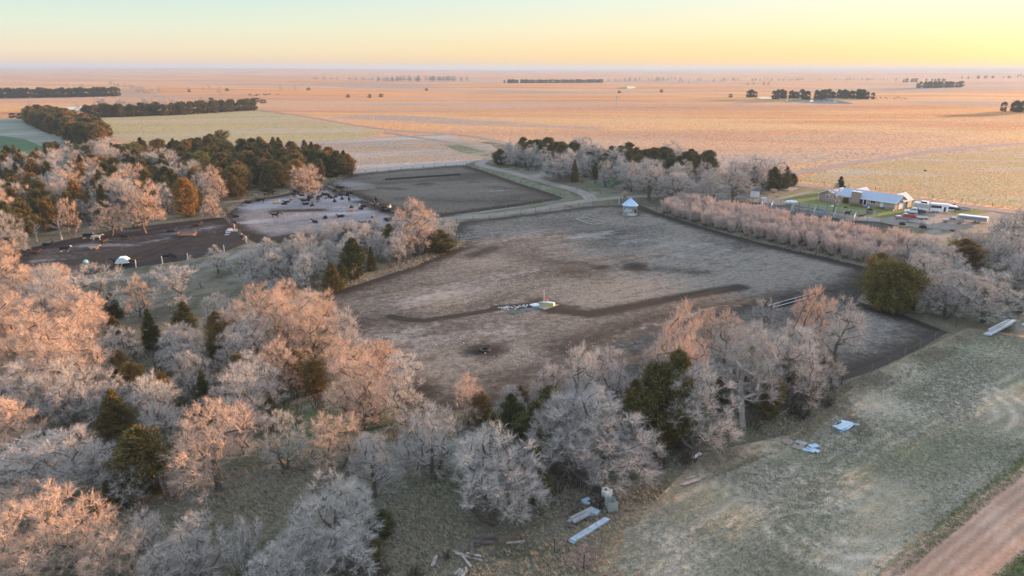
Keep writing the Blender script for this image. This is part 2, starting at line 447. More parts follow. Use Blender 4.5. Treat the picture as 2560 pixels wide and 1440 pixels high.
# ------------------------------------------------------------------ fields and lots, each a sheet a few mm above the one below
Z1, Z2, Z3, Z4 = .004, .012, .024, .036
near = [(-140, 15), (160, 15), (190, 120), P(2560, 560)[:2], P(2560, 527)[:2], P(2280, 492)[:2], P(2000, 462)[:2], P(1900, 440)[:2], P(1600, 400)[:2], P(1300, 368)[:2], P(1200, 352)[:2], P(1160, 400)[:2], P(880, 438)[:2], P(300, 372)[:2], P(0, 420)[:2], P(-420, 520)[:2], P(-500, 900)[:2]]
sheet('meadow', [tuple(p) for p in near], Z1, m_meadow, 4.0, label='rough frosted grass around the pens and groves')
def swirl(X, Y):
    o = np.zeros(len(X))
    for (x, y), rmax, sp_ in ((P(1600, 1370)[:2], 7.5, 1.1), (P(1690, 1390)[:2], 5, 1.0), (P(1950, 1150)[:2], 13, 1.7), (P(2330, 1000)[:2], 16, 2.2), (P(2120, 1300)[:2], 12, 2.4), (P(1780, 1420)[:2], 6, 1.2)):
        dx, dy = X-x, Y-y; r = np.hypot(dx, dy); a = np.arctan2(dy, dx)
        rw = r*(1+.08*np.sin(2*a+x)); band = np.exp(-(((rw % sp_)-sp_/2)/.32)**2)
        o = np.maximum(o, band*np.clip((rmax-r)/2.5, 0, 1)*(r > 1.5)*np.clip(.55+.6*np.sin(a*1.5+y), 0, 1))
    for a_, b_ in (((1560, 1420), (2330, 1010)), ((1900, 1250), (2400, 950)), ((2150, 1180), (2560, 900)), ((1500, 1300), (2200, 1020))):
        pa = W([a_, b_]); d = seg_dist(X+1.5*np.sin(Y/9), Y+1.2*np.sin(X/11), pa); o = np.maximum(o, .6*np.exp(-((d-.9)/.3)**2))
    return o
sheet('mown_field', W([(2420, 812), (2190, 925), (2105, 985), (1990, 1080), (1760, 1130), (1640, 1250), (1560, 1290), (1500, 1400), (1480, 1560), (2120, 1560), (2240, 1440), (2560, 1180), (2760, 1050), (2760, 860), (2560, 830)]), Z2, m_mown, .8, {'swirl': swirl}, edge_w=5, label='frosted mown grass field at the lower right')
sheet('stubble_field', W([(205, 302), (640, 280), (760, 300), (960, 332), (880, 352), (700, 364), (500, 375), (300, 360), (255, 330)]), Z2, m_stubble, 5.0, label='pale striped stubble field')
sheet('frosted_pasture', W([(705, 364), (900, 348), (1100, 336), (1225, 362), (1255, 385), (1205, 398), (1160, 412), (1000, 424), (880, 437), (860, 430), (860, 400), (760, 380)]), Z2, m_frostfield, 3.0, label='grey frosted pasture behind the pens')
sheet('frosted_slope', W([(0, 306), (70, 303), (110, 330), (160, 352), (205, 370), (150, 395), (0, 410), (-300, 400), (-300, 312)]), Z2, m_frostgrass, 5.0, label='frosted grass beside the cedar windbreak')
sheet('wheat_field', W([(-400, 340), (0, 347), (60, 356), (100, 372), (124, 392), (120, 402), (0, 412), (-400, 470)]), Z3, m_winterwheat, 5.0, label='dark green winter wheat at the left edge')
sheet('pale_pasture', W([(2000, 440), (2130, 412), (2300, 385), (2560, 360), (2900, 338), (2900, 560), (2560, 512), (2300, 484), (2120, 460), (1995, 447)]), Z2, m_pasture, 5.0, label='pale yellow pasture between the two roads')

def spots(lst):
    """lst of (polyline px, half width m, strength)"""
    ws = [(W(p), hw, st) for p, hw, st in lst]
    def fn(X, Y):
        o = np.zeros(len(X))
        for p, hw, st in ws:
            d = seg_dist(X, Y, p if len(p) > 1 else p+p)
            o = np.maximum(o, st*np.exp(-(d/hw)**2))
        return o
    return fn
none = lambda X, Y: np.zeros(len(X))
def mounds(lst):
    ws = [(tuple(P(x, y))[:2], r, h) for x, y, r, h in lst]
    def fn(X, Y):
        o = .02*np.sin(X/7+1)*np.sin(Y/9)+.02
        for (a, b), r, h in ws: o = o+h*np.exp(-((X-a)**2+(Y-b)**2)/r**2)
        return o
    return fn
lotA = [(1150, 556), (1300, 538), (1480, 514), (1600, 510), (1640, 528), (1760, 566), (1900, 603), (2040, 632), (2172, 664), (2178, 700), (2140, 748), (2250, 778), (2370, 824), (2300, 866), (2180, 925), (2090, 952), (1960, 980), (1640, 1010), (1320, 1010), (1040, 1035), (960, 960), (880, 870), (780, 752), (900, 712), (1030, 668), (1160, 612), (1135, 585)]
darkA = [([(790, 752), (1000, 680), (1160, 618)], 3, .8), ([(1600, 520), (1760, 566), (1900, 603), (2172, 668)], 4, .9), ([(2150, 690), (2100, 760), (1900, 800)], 7, .6), ([(1240, 790), (1420, 740), (1560, 690)], 3, .0),
    ([(1400, 870), (1600, 810), (1900, 752), (2140, 710)], 6, .75), ([(1380, 775), (1480, 784), (1680, 745), (1850, 715)], 2.6, 1.1), ([(1380, 1000), (1300, 960), (1600, 900)], 10, .6),
    ([(1590, 668)], 4.5, 1.0), ([(1500, 668)], 3.5, .9), ([(1250, 625), (1340, 645), (1480, 690)], 7, .5), ([(1640, 672), (1760, 680)], 4, .6), ([(1380, 655), (1480, 662)], 4, .6), ([(1573, 532)], 5, .9), ([(1215, 876)], 4.2, 1.1), ([(1180, 876), (1250, 876)], 2.5, .8), ([(1040, 980), (1040, 1030)], 5, .9), ([(1180, 640), (1230, 622)], 4, .8), ([(2140, 750), (2370, 822)], 2.5, .9), ([(2090, 950), (2140, 780)], 2, .3), ([(2300, 864), (2180, 920)], 2, .5),
    ([(1440, 775), (1380, 762), (1340, 752)], 3, .8), ([(820, 800), (900, 810), (1000, 800)], 5, .6)]
wetA = [([(975, 796), (1010, 803), (1060, 806), (1120, 796), (1180, 786), (1250, 772), (1330, 765)], 1.35, 1.0), ([(1240, 770), (1330, 762)], 1.7, 1.0), ([(1213, 877)], 1.6, 1.0), ([(1573, 533)], 2.9, .7), ([(1430, 782), (1500, 788), (1560, 778)], 1.0, .5)]
lightA = [([(1000, 760), (1200, 710), (1330, 680)], 8, .55), ([(900, 850), (1100, 840), (1250, 825)], 9, .55), ([(1150, 600), (1300, 585), (1500, 590), (1750, 610)], 10, .6), ([(1700, 640), (1900, 650)], 7, .4), ([(1480, 860), (1700, 790), (1850, 760)], 2.5, .45)]
sheet('feedlot', W(lotA), Z3, m_lot, 1.0, {'dark': spots(darkA), 'wet': spots(wetA), 'light': spots(lightA)}, mounds([(1750, 640, 14, .5), (1040, 770, 9, .4), (1590, 652, 4, .35)]), label='large trampled feedlot with dark wet streaks')
lotB = [(812, 463), (880, 440), (1000, 427), (1165, 415), (1205, 427), (1300, 460), (1398, 490), (1408, 496), (1300, 515), (1108, 542), (1090, 545), (985, 530), (905, 500)]
sheet('upper_pen', W(lotB), Z3, m_lotb, 1.5, {'dark': spots([([(1060, 463)], 5, .9), ([(945, 472), (1000, 475)], 4, .6), ([(990, 526), (1100, 542), (1400, 497)], 4, 1.0), ([(1170, 417), (1400, 490)], 4, .9), ([(1000, 500), (1250, 505)], 8, .5), ([(815, 463), (985, 530)], 4, .8), ([(1180, 455)], 4, .6), ([(1230, 468), (1370, 478)], 5, .5)]), 'wet': spots([([(955, 452), (1150, 438)], 1.2, .9)]), 'light': spots([([(850, 455), (900, 470)], 9, .8), ([(1090, 480), (1250, 478)], 5, .5)])}, mounds([(1070, 464, 4, .8)]), label='bare brown pen beyond the cattle')
lotC = [(560, 547), (612, 505), (700, 492), (810, 466), (903, 502), (983, 532), (1085, 548), (1060, 566), (980, 592), (860, 608), (760, 612), (660, 612), (640, 612), (600, 590), (572, 560)]
sheet('cattle_pen', W(lotC), Z3, m_lotc, 1.2, {'dark': spots([([(640, 612), (760, 590), (900, 600), (1060, 560)], 6, 1.0), ([(690, 532), (800, 528)], 3.5, .9), ([(600, 590), (640, 600)], 6, .9), ([(870, 490), (985, 535), (1060, 550)], 5, .7), ([(630, 510), (800, 470)], 2.5, .8), ([(720, 610), (860, 560)], 5, .3)]), 'wet': none, 'light': spots([([(640, 520), (760, 500), (860, 500)], 9, 1.0), ([(620, 560), (760, 540), (900, 535)], 5, .7)])}, label='pen with frosted ground where the cattle lie')
lotD = [(34, 636), (130, 615), (300, 578), (545, 549), (558, 549), (572, 562), (600, 592), (615, 612), (560, 634), (470, 655), (340, 674), (180, 700), (90, 712), (32, 700)]
sheet('lower_pen', W(lotD), Z3, m_lotd, 1.0, {'dark': spots([([(36, 640), (545, 552)], 2.5, .8), ([(350, 655), (480, 600), (560, 588)], 1.0, .8), ([(330, 648), (460, 598)], .8, .8)]), 'wet': spots([([(560, 585), (520, 597), (440, 612)], 2.2, .7)]), 'light': spots([([(200, 620), (330, 618), (420, 600)], 3, .7), ([(90, 660), (240, 645)], 3, .55), ([(430, 590), (540, 570)], 4, .6)])}, label='dark muddy pen at the left')
# roads
def ruts(cl, offs, wd=.35):
    cl = [tuple(c) for c in cl]
    def fn(X, Y):
        d = seg_dist(X, Y, cl); o = np.zeros(len(X))
        for of in offs: o = np.maximum(o, np.exp(-((d-of)/wd)**2))
        return o
    return fn
def road(name, px_pts, wd, z, m, cell, offs=(.9,), label=None, ew=1.2):
    cl = smooth(W(px_pts)); return sheet(name, ribbon(cl, wd), z, m, cell, {'rut': ruts(cl, offs)}, edge_w=ew, label=label)
cr = road('county_road', [(560, 268), (660, 281), (760, 295), (900, 318), (1010, 330), (1110, 335), (1190, 344), (1290, 364), (1400, 375), (1600, 400), (1850, 437), (1990, 457), (2120, 470), (2330, 497), (2560, 525), (2900, 560)], 7.0, Z3, m_county, 1.6, (1.0,), 'pale county gravel road crossing behind the farm')
road('side_road', [(1930, 440), (1990, 427), (2160, 398), (2350, 370), (2560, 350), (2900, 326)], 7.5, Z4, m_county, 1.6, (1.0,), 'pinkish gravel road running off to the right')
road('farm_track', [(1020, 578), (1060, 560), (1110, 549), (1200, 541), (1330, 525), (1420, 508), (1500, 497), (1600, 489), (1700, 484), (1800, 482), (1880, 492)], 5.0, Z3, m_track, .8, (.85,), 'frosted two-rut track along the feedlot fence')
road('access_lane', [(1475, 500), (1462, 488), (1430, 474), (1370, 457), (1290, 435), (1225, 420), (1195, 410), (1215, 398), (1235, 385), (1180, 366), (1080, 350), (960, 333)], [7, 6.5, 6, 5.5, 5.5, 5.5, 6]+[5]*60, Z4, m_track, .8, (.9,), 'curving gravel lane into the farmstead') if False else None
def wlist(n): return [5.5]*n
cl = smooth(W([(1478, 500), (1466, 487), (1435, 474), (1370, 457), (1290, 435), (1225, 420), (1198, 411), (1212, 400), (1235, 388), (1180, 368), (1080, 351), (960, 334)]))
sheet('access_lane', ribbon(cl, wlist(len(cl))), Z4, m_track, .8, {'rut': ruts(cl, (.9,))}, edge_w=1.2, label='curving gravel lane into the farmstead')
road('lower_road', [(2180, 1600), (2345, 1440), (2460, 1340), (2560, 1255), (2760, 1110), (3000, 960)], 7.2, Z3, m_redroad, .5, (.5, 1.6, 2.6), 'reddish gravel road across the lower right corner', ew=1.0)
road('left_track', [(30, 720), (200, 712), (400, 690), (560, 655), (640, 628), (760, 625), (900, 610), (1020, 580)], 3.4, Z2, m_track, .8, (.8,), 'faint wheel track under the trees')
for k, pl in enumerate([[(1180, 412), (1300, 446), (1420, 482), (1440, 497), (1300, 522), (1110, 552), (1110, 545), (1300, 518), (1412, 499), (1400, 489), (1300, 457), (1200, 424)], [(1470, 472), (1500, 484), (1620, 482), (1620, 489), (1500, 494), (1475, 488)], [(1110, 366), (1150, 362), (1235, 382), (1215, 392), (1150, 382)]]):
    sheet('grass_verge', W(pl), Z2, grass_mat('green_verge', (0.085, 0.124, 0.065), (0.111, 0.150, 0.078), (0.143, 0.143, 0.091), (0.208, 0.221, 0.182), s1=.06, s2=.3, edgecol=(0.143, 0.137, 0.098)).m if k == 0 else bpy.data.materials['green_verge'], 1.0, edge_w=1.5, label=('green strip between the curving lane and the upper pen', 'green strip below the tree windbreak beside the lane', 'small green paddock by the county road')[k])
# farmyard
sheet('lawn', W([(1925, 500), (1960, 480), (2010, 468), (2060, 470), (2100, 472), (2180, 485), (2290, 500), (2330, 512), (2300, 522), (2240, 540), (2160, 540), (2050, 520), (1990, 508)]), Z2, m_lawn, 1.5, edge_w=3, label='green lawn round the ranch house')
sheet('yard', W([(2040, 517), (2120, 530), (2200, 540), (2270, 528), (2380, 522), (2470, 520), (2560, 540), (2640, 560), (2560, 580), (2420, 575), (2300, 562), (2200, 557), (2080, 530)]), Z3, m_yard, 1.5, edge_w=3, label='gravel farmyard where the trucks park')
sheet('corral_dirt', W([(1740, 500), (1850, 497), (1930, 507), (2030, 524), (2110, 545), (2190, 548), (2260, 562), (2200, 578), (2090, 566), (1900, 540), (1760, 520)]), Z3+.004, m_lotb, 1.5, {'dark': none, 'wet': none, 'light': spots([([(1800, 505), (1900, 512)], 3, .8)])}, label='churned dirt floor of the horse corrals')
sheet('yard_island', W([(2370, 520), (2400, 512), (2450, 516), (2478, 524), (2440, 530), (2380, 530)]), Z4, m_lawn, 1.0, edge_w=1.5, label='grass island between the drive and the road')
sheet('house_track', W([(1900, 505), (1915, 500), (1960, 487), (2020, 472), (2035, 474), (1975, 491), (1930, 505)]), Z4, m_yard, 1.0, edge_w=1, label='dirt drive curving over the lawn to the shed')
# ponds
m_water = mat('pond_water', (.35, .42, .45), .08, 0, spec=.8)
for k, (pl) in enumerate([[(1888, 240), (1905, 238), (1925, 240), (1935, 243), (1900, 243)], [(2040, 243), (2060, 240), (2090, 246), (2130, 252), (2060, 251), (2005, 249)], [(1955, 246), (1985, 244), (2010, 248), (1970, 249)], [(1560, 215), (1580, 213), (1585, 216), (1565, 217)], [(150, 283), (165, 275), (215, 272), (230, 276), (160, 284)], [(2530, 210), (2570, 209), (2575, 211), (2540, 212)]]):
    wp = W(pl); c = np.mean(wp, 0); zz = terrain(np.array([q_[0] for q_ in wp]), np.array([q_[1] for q_ in wp])).max()+.4
    # follow the sight line at the higher level so that size and place stay true
    wp = [tuple(P(x, y, zz))[:2] for x, y in pl]
    mb = MB(); n = len(wp); mb.add([(x, y, zz) for x, y in wp]+[(x, y, zz-3) for x, y in wp], [tuple(range(n))]+[(i_, (i_+1) % n, n+(i_+1) % n, n+i_) for i_ in range(n)])
    tag(mb.build('pond', m_water), ('pale pond left of the far grove', 'larger pond right of the far grove', 'narrow pond within the far grove', 'sliver of water far out on the prairie', 'pond behind the left windbreak', 'pond at the far right edge')[k], None, None, 'structure')
# ------------------------------------------------------------------ trees: each variant built once, then copied
def twig_mat(name, a, b, mossy=None):
    g = G(name, .85, .1)
    c = g.mix(g.rand(), a, b)
    c = g.value(c, g.mr(g.noise(1.6, 4, .7), .3, .7, .66, 1.28))
    g.color(c)
    return g.m
m_twig = twig_mat('frosted_twigs', (.40, .38, .355), (.52, .495, .46))
m_twig2 = twig_mat('sunlit_tan_twigs', (.55, .40, .295), (.61, .455, .35))  # salmon of the sunlit trees is painted into this twig colour
m_bark = twig_mat('grey_bark', (.12, .105, .09), (.085, .075, .065))
m_barkd = twig_mat('dark_bark', (.075, .062, .052), (.11, .09, .075))
m_barkw = twig_mat('bleached_wood', (.36, .335, .31), (.30, .28, .26))
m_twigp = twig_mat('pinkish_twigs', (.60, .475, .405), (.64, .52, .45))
m_cedar = twig_mat('cedar_foliage', (.075, .085, .035), (.16, .125, .048))
m_cedar2 = twig_mat('sunlit_rusty_cedar_foliage', (.27, .16, .055), (.20, .14, .055))  # orange of sunlit cedar tops is painted into this foliage colour
m_pine = twig_mat('pine_foliage', (.14, .155, .055), (.17, .16, .06))
m_spruce = twig_mat('spruce_foliage', (.05, .075, .04), (.065, .09, .05))

def nrm(v):
    return v/np.maximum(np.linalg.norm(v, axis=-1, keepdims=True), 1e-9)
def tri_mesh(name, base, tip, width, material, rs):
    """one slender triangle per twig"""
    n = len(base); d = tip-base
    side = nrm(np.cross(d, rs.normal(size=(n, 3))))*width[:, None]*.5
    v = np.stack([base-side, base+side, tip], 1).reshape(-1, 3)
    me = bpy.data.meshes.new(name)
    me.vertices.add(3*n); me.vertices.foreach_set('co', v.ravel().astype(np.float32))
    me.loops.add(3*n); me.loops.foreach_set('vertex_index', np.arange(3*n, dtype=np.int32))
    me.polygons.add(n); me.polygons.foreach_set('loop_start', (np.arange(n)*3).astype(np.int32))
    me.update(calc_edges=True); me.materials.append(material)
    return me
def limb_mesh(name, nodes, parent, rad, material, n=5):
    mb = MB()
    for i in range(1, len(nodes)):
        p = parent[i]
        mb.tube(nodes[p], nodes[i], rad[i] if p else rad[i], rad[i]*.8, n if rad[i] > .05 else 3, cap=False)
    return mb.mesh(name, material)
def bare_variant(seed, h=12.0, cw=9.0, nclump=100, ntw=215, fork=.25, low=-.35, tw=.0165, bark=None, twm=None, sparse=0, stems=1, clump=1.0):
    rs = np.random.default_rng(seed)
    fz = fork*h; cz = h*(.5+fork*.35); ch = h-cz
    ph = rs.uniform(0, 6.28, 6)
    C = []
    tries = 0
    # a crown of several upright heads of unequal height
    nh = int(rs.integers(4, 7)); heads = []
    a0 = rs.uniform(0, 6.28)
    for k in range(nh):
        a = a0+k*2*math.pi/nh+rs.normal(0, .25); r_ = cw*.27*rs.uniform(.7, 1.15)*(k > 0)
        top = h*(1.0 if k == 0 else rs.uniform(.70, .97)); rx = cw*rs.uniform(.19, .25); rz = h*rs.uniform(.22, .34)
        heads.append((r_*math.cos(a), r_*math.sin(a), top-rz, rx, rz))
        if low < -.3 or k % 2: heads.append((r_*1.25*math.cos(a+.5), r_*1.25*math.sin(a+.5), max(h*.22, top-rz*2.0), rx*.9, rz*.8))
    while len(C) < nclump and tries < 20000:
        tries += 1
        hx, hy, hz, rx, rz = heads[rs.integers(len(heads))]
        u = nrm(rs.normal(0, 1, 3)); u[2] = abs(u[2]) if rs.random() < .72 else u[2]
        rad = rs.uniform(.45, 1.0)**.5
        p = np.array([hx+u[0]*rx*rad, hy+u[1]*rx*rad, hz+u[2]*rz*rad])
        if p[2] < h*max(.10, fork*.55): continue
        if sparse and rs.random() < .3 and p[2] < h*.5: continue
        if all(np.linalg.norm(p-q_) > h*.062*clump for q_ in C): C.append(p)
    C = np.array(C)
    nodes = [np.zeros(3)]; par = [0]
    lean = rs.normal(0, .03*h, 2)
    root = []
    for s_ in range(stems):
        off = np.array([rs.normal(0, .35), rs.normal(0, .35), 0])*(stems > 1)
        fk = np.array([lean[0]+off[0]*3, lean[1]+off[1]*3, fz*rs.uniform(.9, 1.2)])
        k = 3; last = 0
        for i in range(1, k+1):
            t = i/k; nodes.append(off*(1-t)*1+fk*t+np.array([*rs.normal(0, .05, 2), 0])*(i < k)); par.append(last); last = len(nodes)-1
        # a leader through the crown
        top = fk+np.array([rs.normal(0, .08*cw), rs.normal(0, .08*cw), (h-fz)*.45])
        for i in range(1, 4):
            nodes.append(fk+(top-fk)*i/3+rs.normal(0, .12, 3)); par.append(last); last = len(nodes)-1
        root.append(fk)
    order = np.argsort(np.linalg.norm(C-root[0], axis=1))
    endn = {}
    for ci in order:
        c = C[ci]; N = np.array(nodes)
        d = np.linalg.norm(N-c, axis=1)
        cost = d+.9*np.maximum(0, N[:, 2]-c[2]+.3)*1.2
        cost[:2] += 50
        k = int(np.argmin(cost)); a = N[k]; L = np.linalg.norm(c-a)
        seg = max(1, int(L/1.3)); last = k
        sag = np.array([0, 0, -.10*L])
        for i in range(1, seg+1):
            t = i/seg
            nodes.append(a+(c-a)*t+sag*math.sin(math.pi*t)+(rs.normal(0, .10, 3) if i < seg else 0)); par.append(last); last = len(nodes)-1
        endn[ci] = last
    cnt = np.zeros(len(nodes))
    for k in endn.values():
        while k: cnt[k] += 1; k = par[k]
    rad = .029*np.sqrt(np.maximum(cnt, .6))*(h/12)**.6*1.25
    limbs = limb_mesh('trunk', [tuple(x) for x in nodes], par, rad, bark or m_bark)
    B, T, Wd = [], [], []
    cr = h*.082*clump
    cc = np.array([0, 0, h*.18])
    for ci, c in enumerate(C):
        od = nrm((c-cc)[None])[0]
        r_ = cr*rs.uniform(.75, 1.25)
        npm = 12
        d1 = nrm(od*.7+rs.normal(0, .55, (npm, 3))+np.array([0, 0, .42]))
        b1 = c+rs.normal(0, .12, (npm, 3))-od*r_*.35
        L1 = r_*rs.uniform(.7, 1.2, npm)
        t1 = b1+d1*L1[:, None]
        B.append(b1); T.append(t1); Wd.append(np.full(npm, tw*1.35))
        ns = int(ntw*rs.uniform(.7, 1.2))
        k = rs.integers(0, npm, ns); t = rs.uniform(.15, 1.0, ns)[:, None]
        b2 = b1[k]+(t1[k]-b1[k])*t
        d2 = nrm(d1[k]+rs.normal(0, .55, (ns, 3)))
        B.append(b2); T.append(b2+d2*(r_*rs.uniform(.28, .75, ns))[:, None]); Wd.append(np.full(ns, tw))
    # twigs along the inner limbs
    NN = np.array(nodes); ns = int(len(nodes)*6)
    k = rs.integers(7, len(nodes), ns); p_ = np.array(par)[k]
    b2 = NN[p_]+(NN[k]-NN[p_])*rs.uniform(0, 1, (ns, 1)); ok = b2[:, 2] > h*.12
    d2 = nrm(nrm(b2-cc)*.5+rs.normal(0, .7, (ns, 3)))
    B.append(b2[ok]); T.append((b2+d2*rs.uniform(.4, 1.1, (ns, 1))*h/12)[ok]); Wd.append(np.full(ok.sum(), tw))
    crown = tri_mesh('crown', np.concatenate(B), np.concatenate(T), np.concatenate(Wd), twm or m_twig, rs)
    return limbs, crown, h, cw
def cedar_variant(seed, h=8.0, cw=4.0, prof='cone', nsp=150, nl=95, lf=.34, lw=.11, m=None, bare=0.02, up=.45):
    rs = np.random.default_rng(seed)
    B, T, Wd = [], [], []
    mb = MB(); mb.tube((0, 0, 0), (rs.normal(0, .1), rs.normal(0, .1), h*.9), .02*h, .02, 6, cap=False)
    ph = rs.uniform(0, 6.28, 4)
    for i in range(nsp):
        u = rs.uniform(0, 1)**(1.15 if prof == 'cone' else .9); z = h*(bare+(1-bare)*u)
        if prof == 'cone': R_ = (1-u)**.8*(.35+.65*min(1, u*6+.45))
        elif prof == 'round': R_ = math.sqrt(max(0, 1-((u-.42)/.6)**2))
        elif prof == 'pine': R_ = math.sqrt(max(0, 1-((u-.62)/.42)**2)) if u > .22 else .15
        else: R_ = min(1, (1-u)*2.2)**.6*(.6+.4*min(1, u*5))
        a = rs.uniform(0, 2*math.pi)
        R_ = cw/2*max(R_, .05)*(1+.16*math.sin(2*a+ph[0]+z)+.12*math.sin(3*a+ph[1]-z*1.3))*rs.uniform(.72, 1.12)
        d = np.array([math.cos(a), math.sin(a), up*rs.uniform(.5, 1.5)])
        o = np.array([0, 0, max(0.05, z-R_*up*.6)]); tip = o+d*R_
        if tip[2] > h*1.03: tip[2] = h*1.03
        t = rs.uniform(.25, 1, nl)**.6
        q_ = o+(tip-o)*t[:, None]
        jit = (.10+.16*t)*min(1.2, .35+R_*.5)
        b = q_+rs.normal(0, 1, (nl, 3))*jit[:, None]*np.array([1, 1, .8])
        b[:, 2] = np.maximum(b[:, 2], .02)
        dd = nrm(nrm(tip-o)*.8+rs.normal(0, .6, (nl, 3))+np.array([0, 0, .35]))
        L = lf*rs.uniform(.6, 1.35, nl)
        B.append(b); T.append(b+dd*L[:, None]); Wd.append(np.full(nl, lw)*rs.uniform(.7, 1.3, nl))
    n = nl*2; b = np.array([0, 0, h*.9])+rs.normal(0, 1, (n, 3))*np.array([.12, .12, .06*h])
    B.append(b); T.append(b+nrm(rs.normal(0, .5, (n, 3))+np.array([0, 0, 1.0]))*lf*rs.uniform(.6, 1.3, (n, 1))); Wd.append(np.full(n, lw))
    return mb.mesh('trunk', m_barkd), tri_mesh('crown', np.concatenate(B), np.concatenate(T), np.concatenate(Wd), m or m_cedar, rs), h, cw
def shrub_variant(seed, h=4.5, cw=3.6, nst=34, ntw=130, m=None, bark=None):
    m = m or m_twigp
    rs = np.random.default_rng(seed)
    mb = MB(); B, T, Wd = [], [], []
    for i in range(nst):
        a = rs.uniform(0, 6.28); r0 = rs.uniform(0, cw*.28); r1 = cw*.5*rs.uniform(.1, 1)
        p0 = np.array([r0*math.cos(a), r0*math.sin(a), 0]); p2 = np.array([r1*math.cos(a), r1*math.sin(a), h*rs.uniform(.62, .95)])
        p1 = (p0*.6+p2*.4)+np.array([0, 0, h*.08])
        mb.tube(p0, p1, .035, .024, 3, cap=False); mb.tube(p1, p2, .024, .008, 3, cap=False)
        t = rs.uniform(.18, 1, ntw); b = np.where(t[:, None] < .5, p0+(p1-p0)*(t[:, None]*2), p1+(p2-p1)*(t[:, None]*2-1))
        d = nrm(nrm(p2-p0)*.9+rs.normal(0, .42, (ntw, 3)))
        B.append(b); T.append(b+d*rs.uniform(.35, .95, (ntw, 1))*h/4.5); Wd.append(np.full(ntw, .027))
    return mb.mesh('stems', bark or m_bark), tri_mesh('crown', np.concatenate(B), np.concatenate(T), np.concatenate(Wd), m or m_twig2, rs), h, cw
def snag_variant(seed, h=9):
    rs = np.random.default_rng(seed); nodes = [np.zeros(3)]; par = [0]; last = 0
    for i in range(1, 6): nodes.append(np.array([rs.normal(0, .12)*i*.4, rs.normal(0, .12)*i*.4, h*.75*i/5])); par.append(last); last = i
    for k in range(9):
        b = rs.integers(2, 6); a = rs.uniform(0, 6.28); L = rs.uniform(1.0, 3.0); l = b
        for i in range(1, 4):
            nodes.append(nodes[b]+np.array([math.cos(a)*L*i/3, math.sin(a)*L*i/3, L*.7*i/3+rs.normal(0, .1)])); par.append(l); l = len(nodes)-1
    cnt = np.zeros(len(nodes))
    for k in range(len(nodes)):
        q_ = k
        while q_: cnt[q_] += 1; q_ = par[q_]
    tr = limb_mesh('trunk', [tuple(x) for x in nodes], par, .045*np.sqrt(np.maximum(cnt, .5)), m_barkw)
    N = np.array(nodes); k = rs.integers(5, len(nodes), 160); b = N[k]
    cr = tri_mesh('twigs', N[np.array(par)[k]]*.5+b*.5, b+nrm(rs.normal(0, 1, (160, 3))+[0, 0, .5])*rs.uniform(.3, 1, (160, 1)), np.full(160, .03), m_barkw, rs)
    return tr, cr, h, 4

BARE = [bare_variant(11, 12, 9.0, 110), bare_variant(12, 12, 8.0, 100, fork=.3), bare_variant(13, 12, 9.5, 120, fork=.2, stems=2), bare_variant(14, 12, 8.5, 100, fork=.32, clump=1.08),
        bare_variant(15, 12, 8.5, 112, fork=.18, stems=3, low=-.6), bare_variant(16, 12, 7.5, 96, fork=.26, low=-.5), bare_variant(17, 12, 8.8, 84, fork=.22, clump=1.2)]
OPEN = [bare_variant(21, 12, 11, 60, 170, fork=.3, bark=m_barkd, sparse=1, clump=1.1), bare_variant(22, 12, 11, 50, 160, fork=.35, bark=m_barkd, sparse=1, low=-.15, clump=1.1)]
TALL = [bare_variant(31, 15, 8.0, 112, fork=.38, low=-.2, bark=m_barkw, clump=.9), bare_variant(32, 15, 8.5, 120, fork=.26, low=-.7, stems=2, clump=.9), bare_variant(33, 15, 7.5, 96, fork=.42, low=-.2, bark=m_barkw, clump=.9)]
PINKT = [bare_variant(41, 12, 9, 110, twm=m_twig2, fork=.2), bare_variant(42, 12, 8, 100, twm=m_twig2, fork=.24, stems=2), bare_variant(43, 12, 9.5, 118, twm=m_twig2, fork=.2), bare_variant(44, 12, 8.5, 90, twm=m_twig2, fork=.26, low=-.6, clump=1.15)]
SMALL = [bare_variant(51, 6, 5.0, 50, 130, fork=.15, low=-.6, clump=1.25, tw=.02), bare_variant(52, 6, 5.5, 55, 130, fork=.12, stems=3, low=-.6, clump=1.25, tw=.02)]
m_bushy = twig_mat('olive_bush_foliage', (.17, .145, .045), (.15, .13, .042))
CED = [cedar_variant(61, 8, 4.4), cedar_variant(62, 8, 3.8, 'col'), cedar_variant(63, 8, 4.8, 'round'), cedar_variant(64, 8, 4.4, 'col'), cedar_variant(65, 8, 4.6, 'round', m=m_cedar2), cedar_variant(66, 8, 4.0, 'col', m=m_cedar2)]
PINE = [cedar_variant(71, 11, 5.5, 'pine', m=m_pine, nsp=120, lf=.4)]
SPRUCE = [cedar_variant(72, 9, 4.6, 'cone', m=m_spruce, nsp=170)]
BUSHY = [cedar_variant(73, 6, 8.5, 'round', nsp=330, nl=110, lf=.36, m=m_bushy)]
SHRUB = [shrub_variant(81), shrub_variant(82, 4.5, 3.2), shrub_variant(83, 4.8, 4.0), shrub_variant(84, 4.0, 3.6)]
GREYSHRUB = [shrub_variant(85, 3.0, 3.2, 26, 120, m_twig, m_barkd), shrub_variant(86, 2.4, 3.0, 26, 100, m_barkd, m_barkd)]
SNAG = [snag_variant(91), snag_variant(92, 8)]
_roots = {}
def plant(var, p, h, cw, name, label, cat='tree', group=None, rz=None, part='crown'):
    """var = (trunk mesh, crown mesh, h, cw): an Empty at the foot with trunk and crown as parts"""
    tr, cr, h0, cw0 = var
    r = empty(name, (p[0], p[1], p[2] if len(p) > 2 else 0), random.uniform(0, 6.28) if rz is None else rz, label, cat, group)
    s = (cw/cw0); r.scale = (s, s*random.uniform(.92, 1.08), h/h0)
    a = link('stems' if tr.name.startswith('stems') else 'trunk', tr, r); b = link(part, cr, r)
    return r
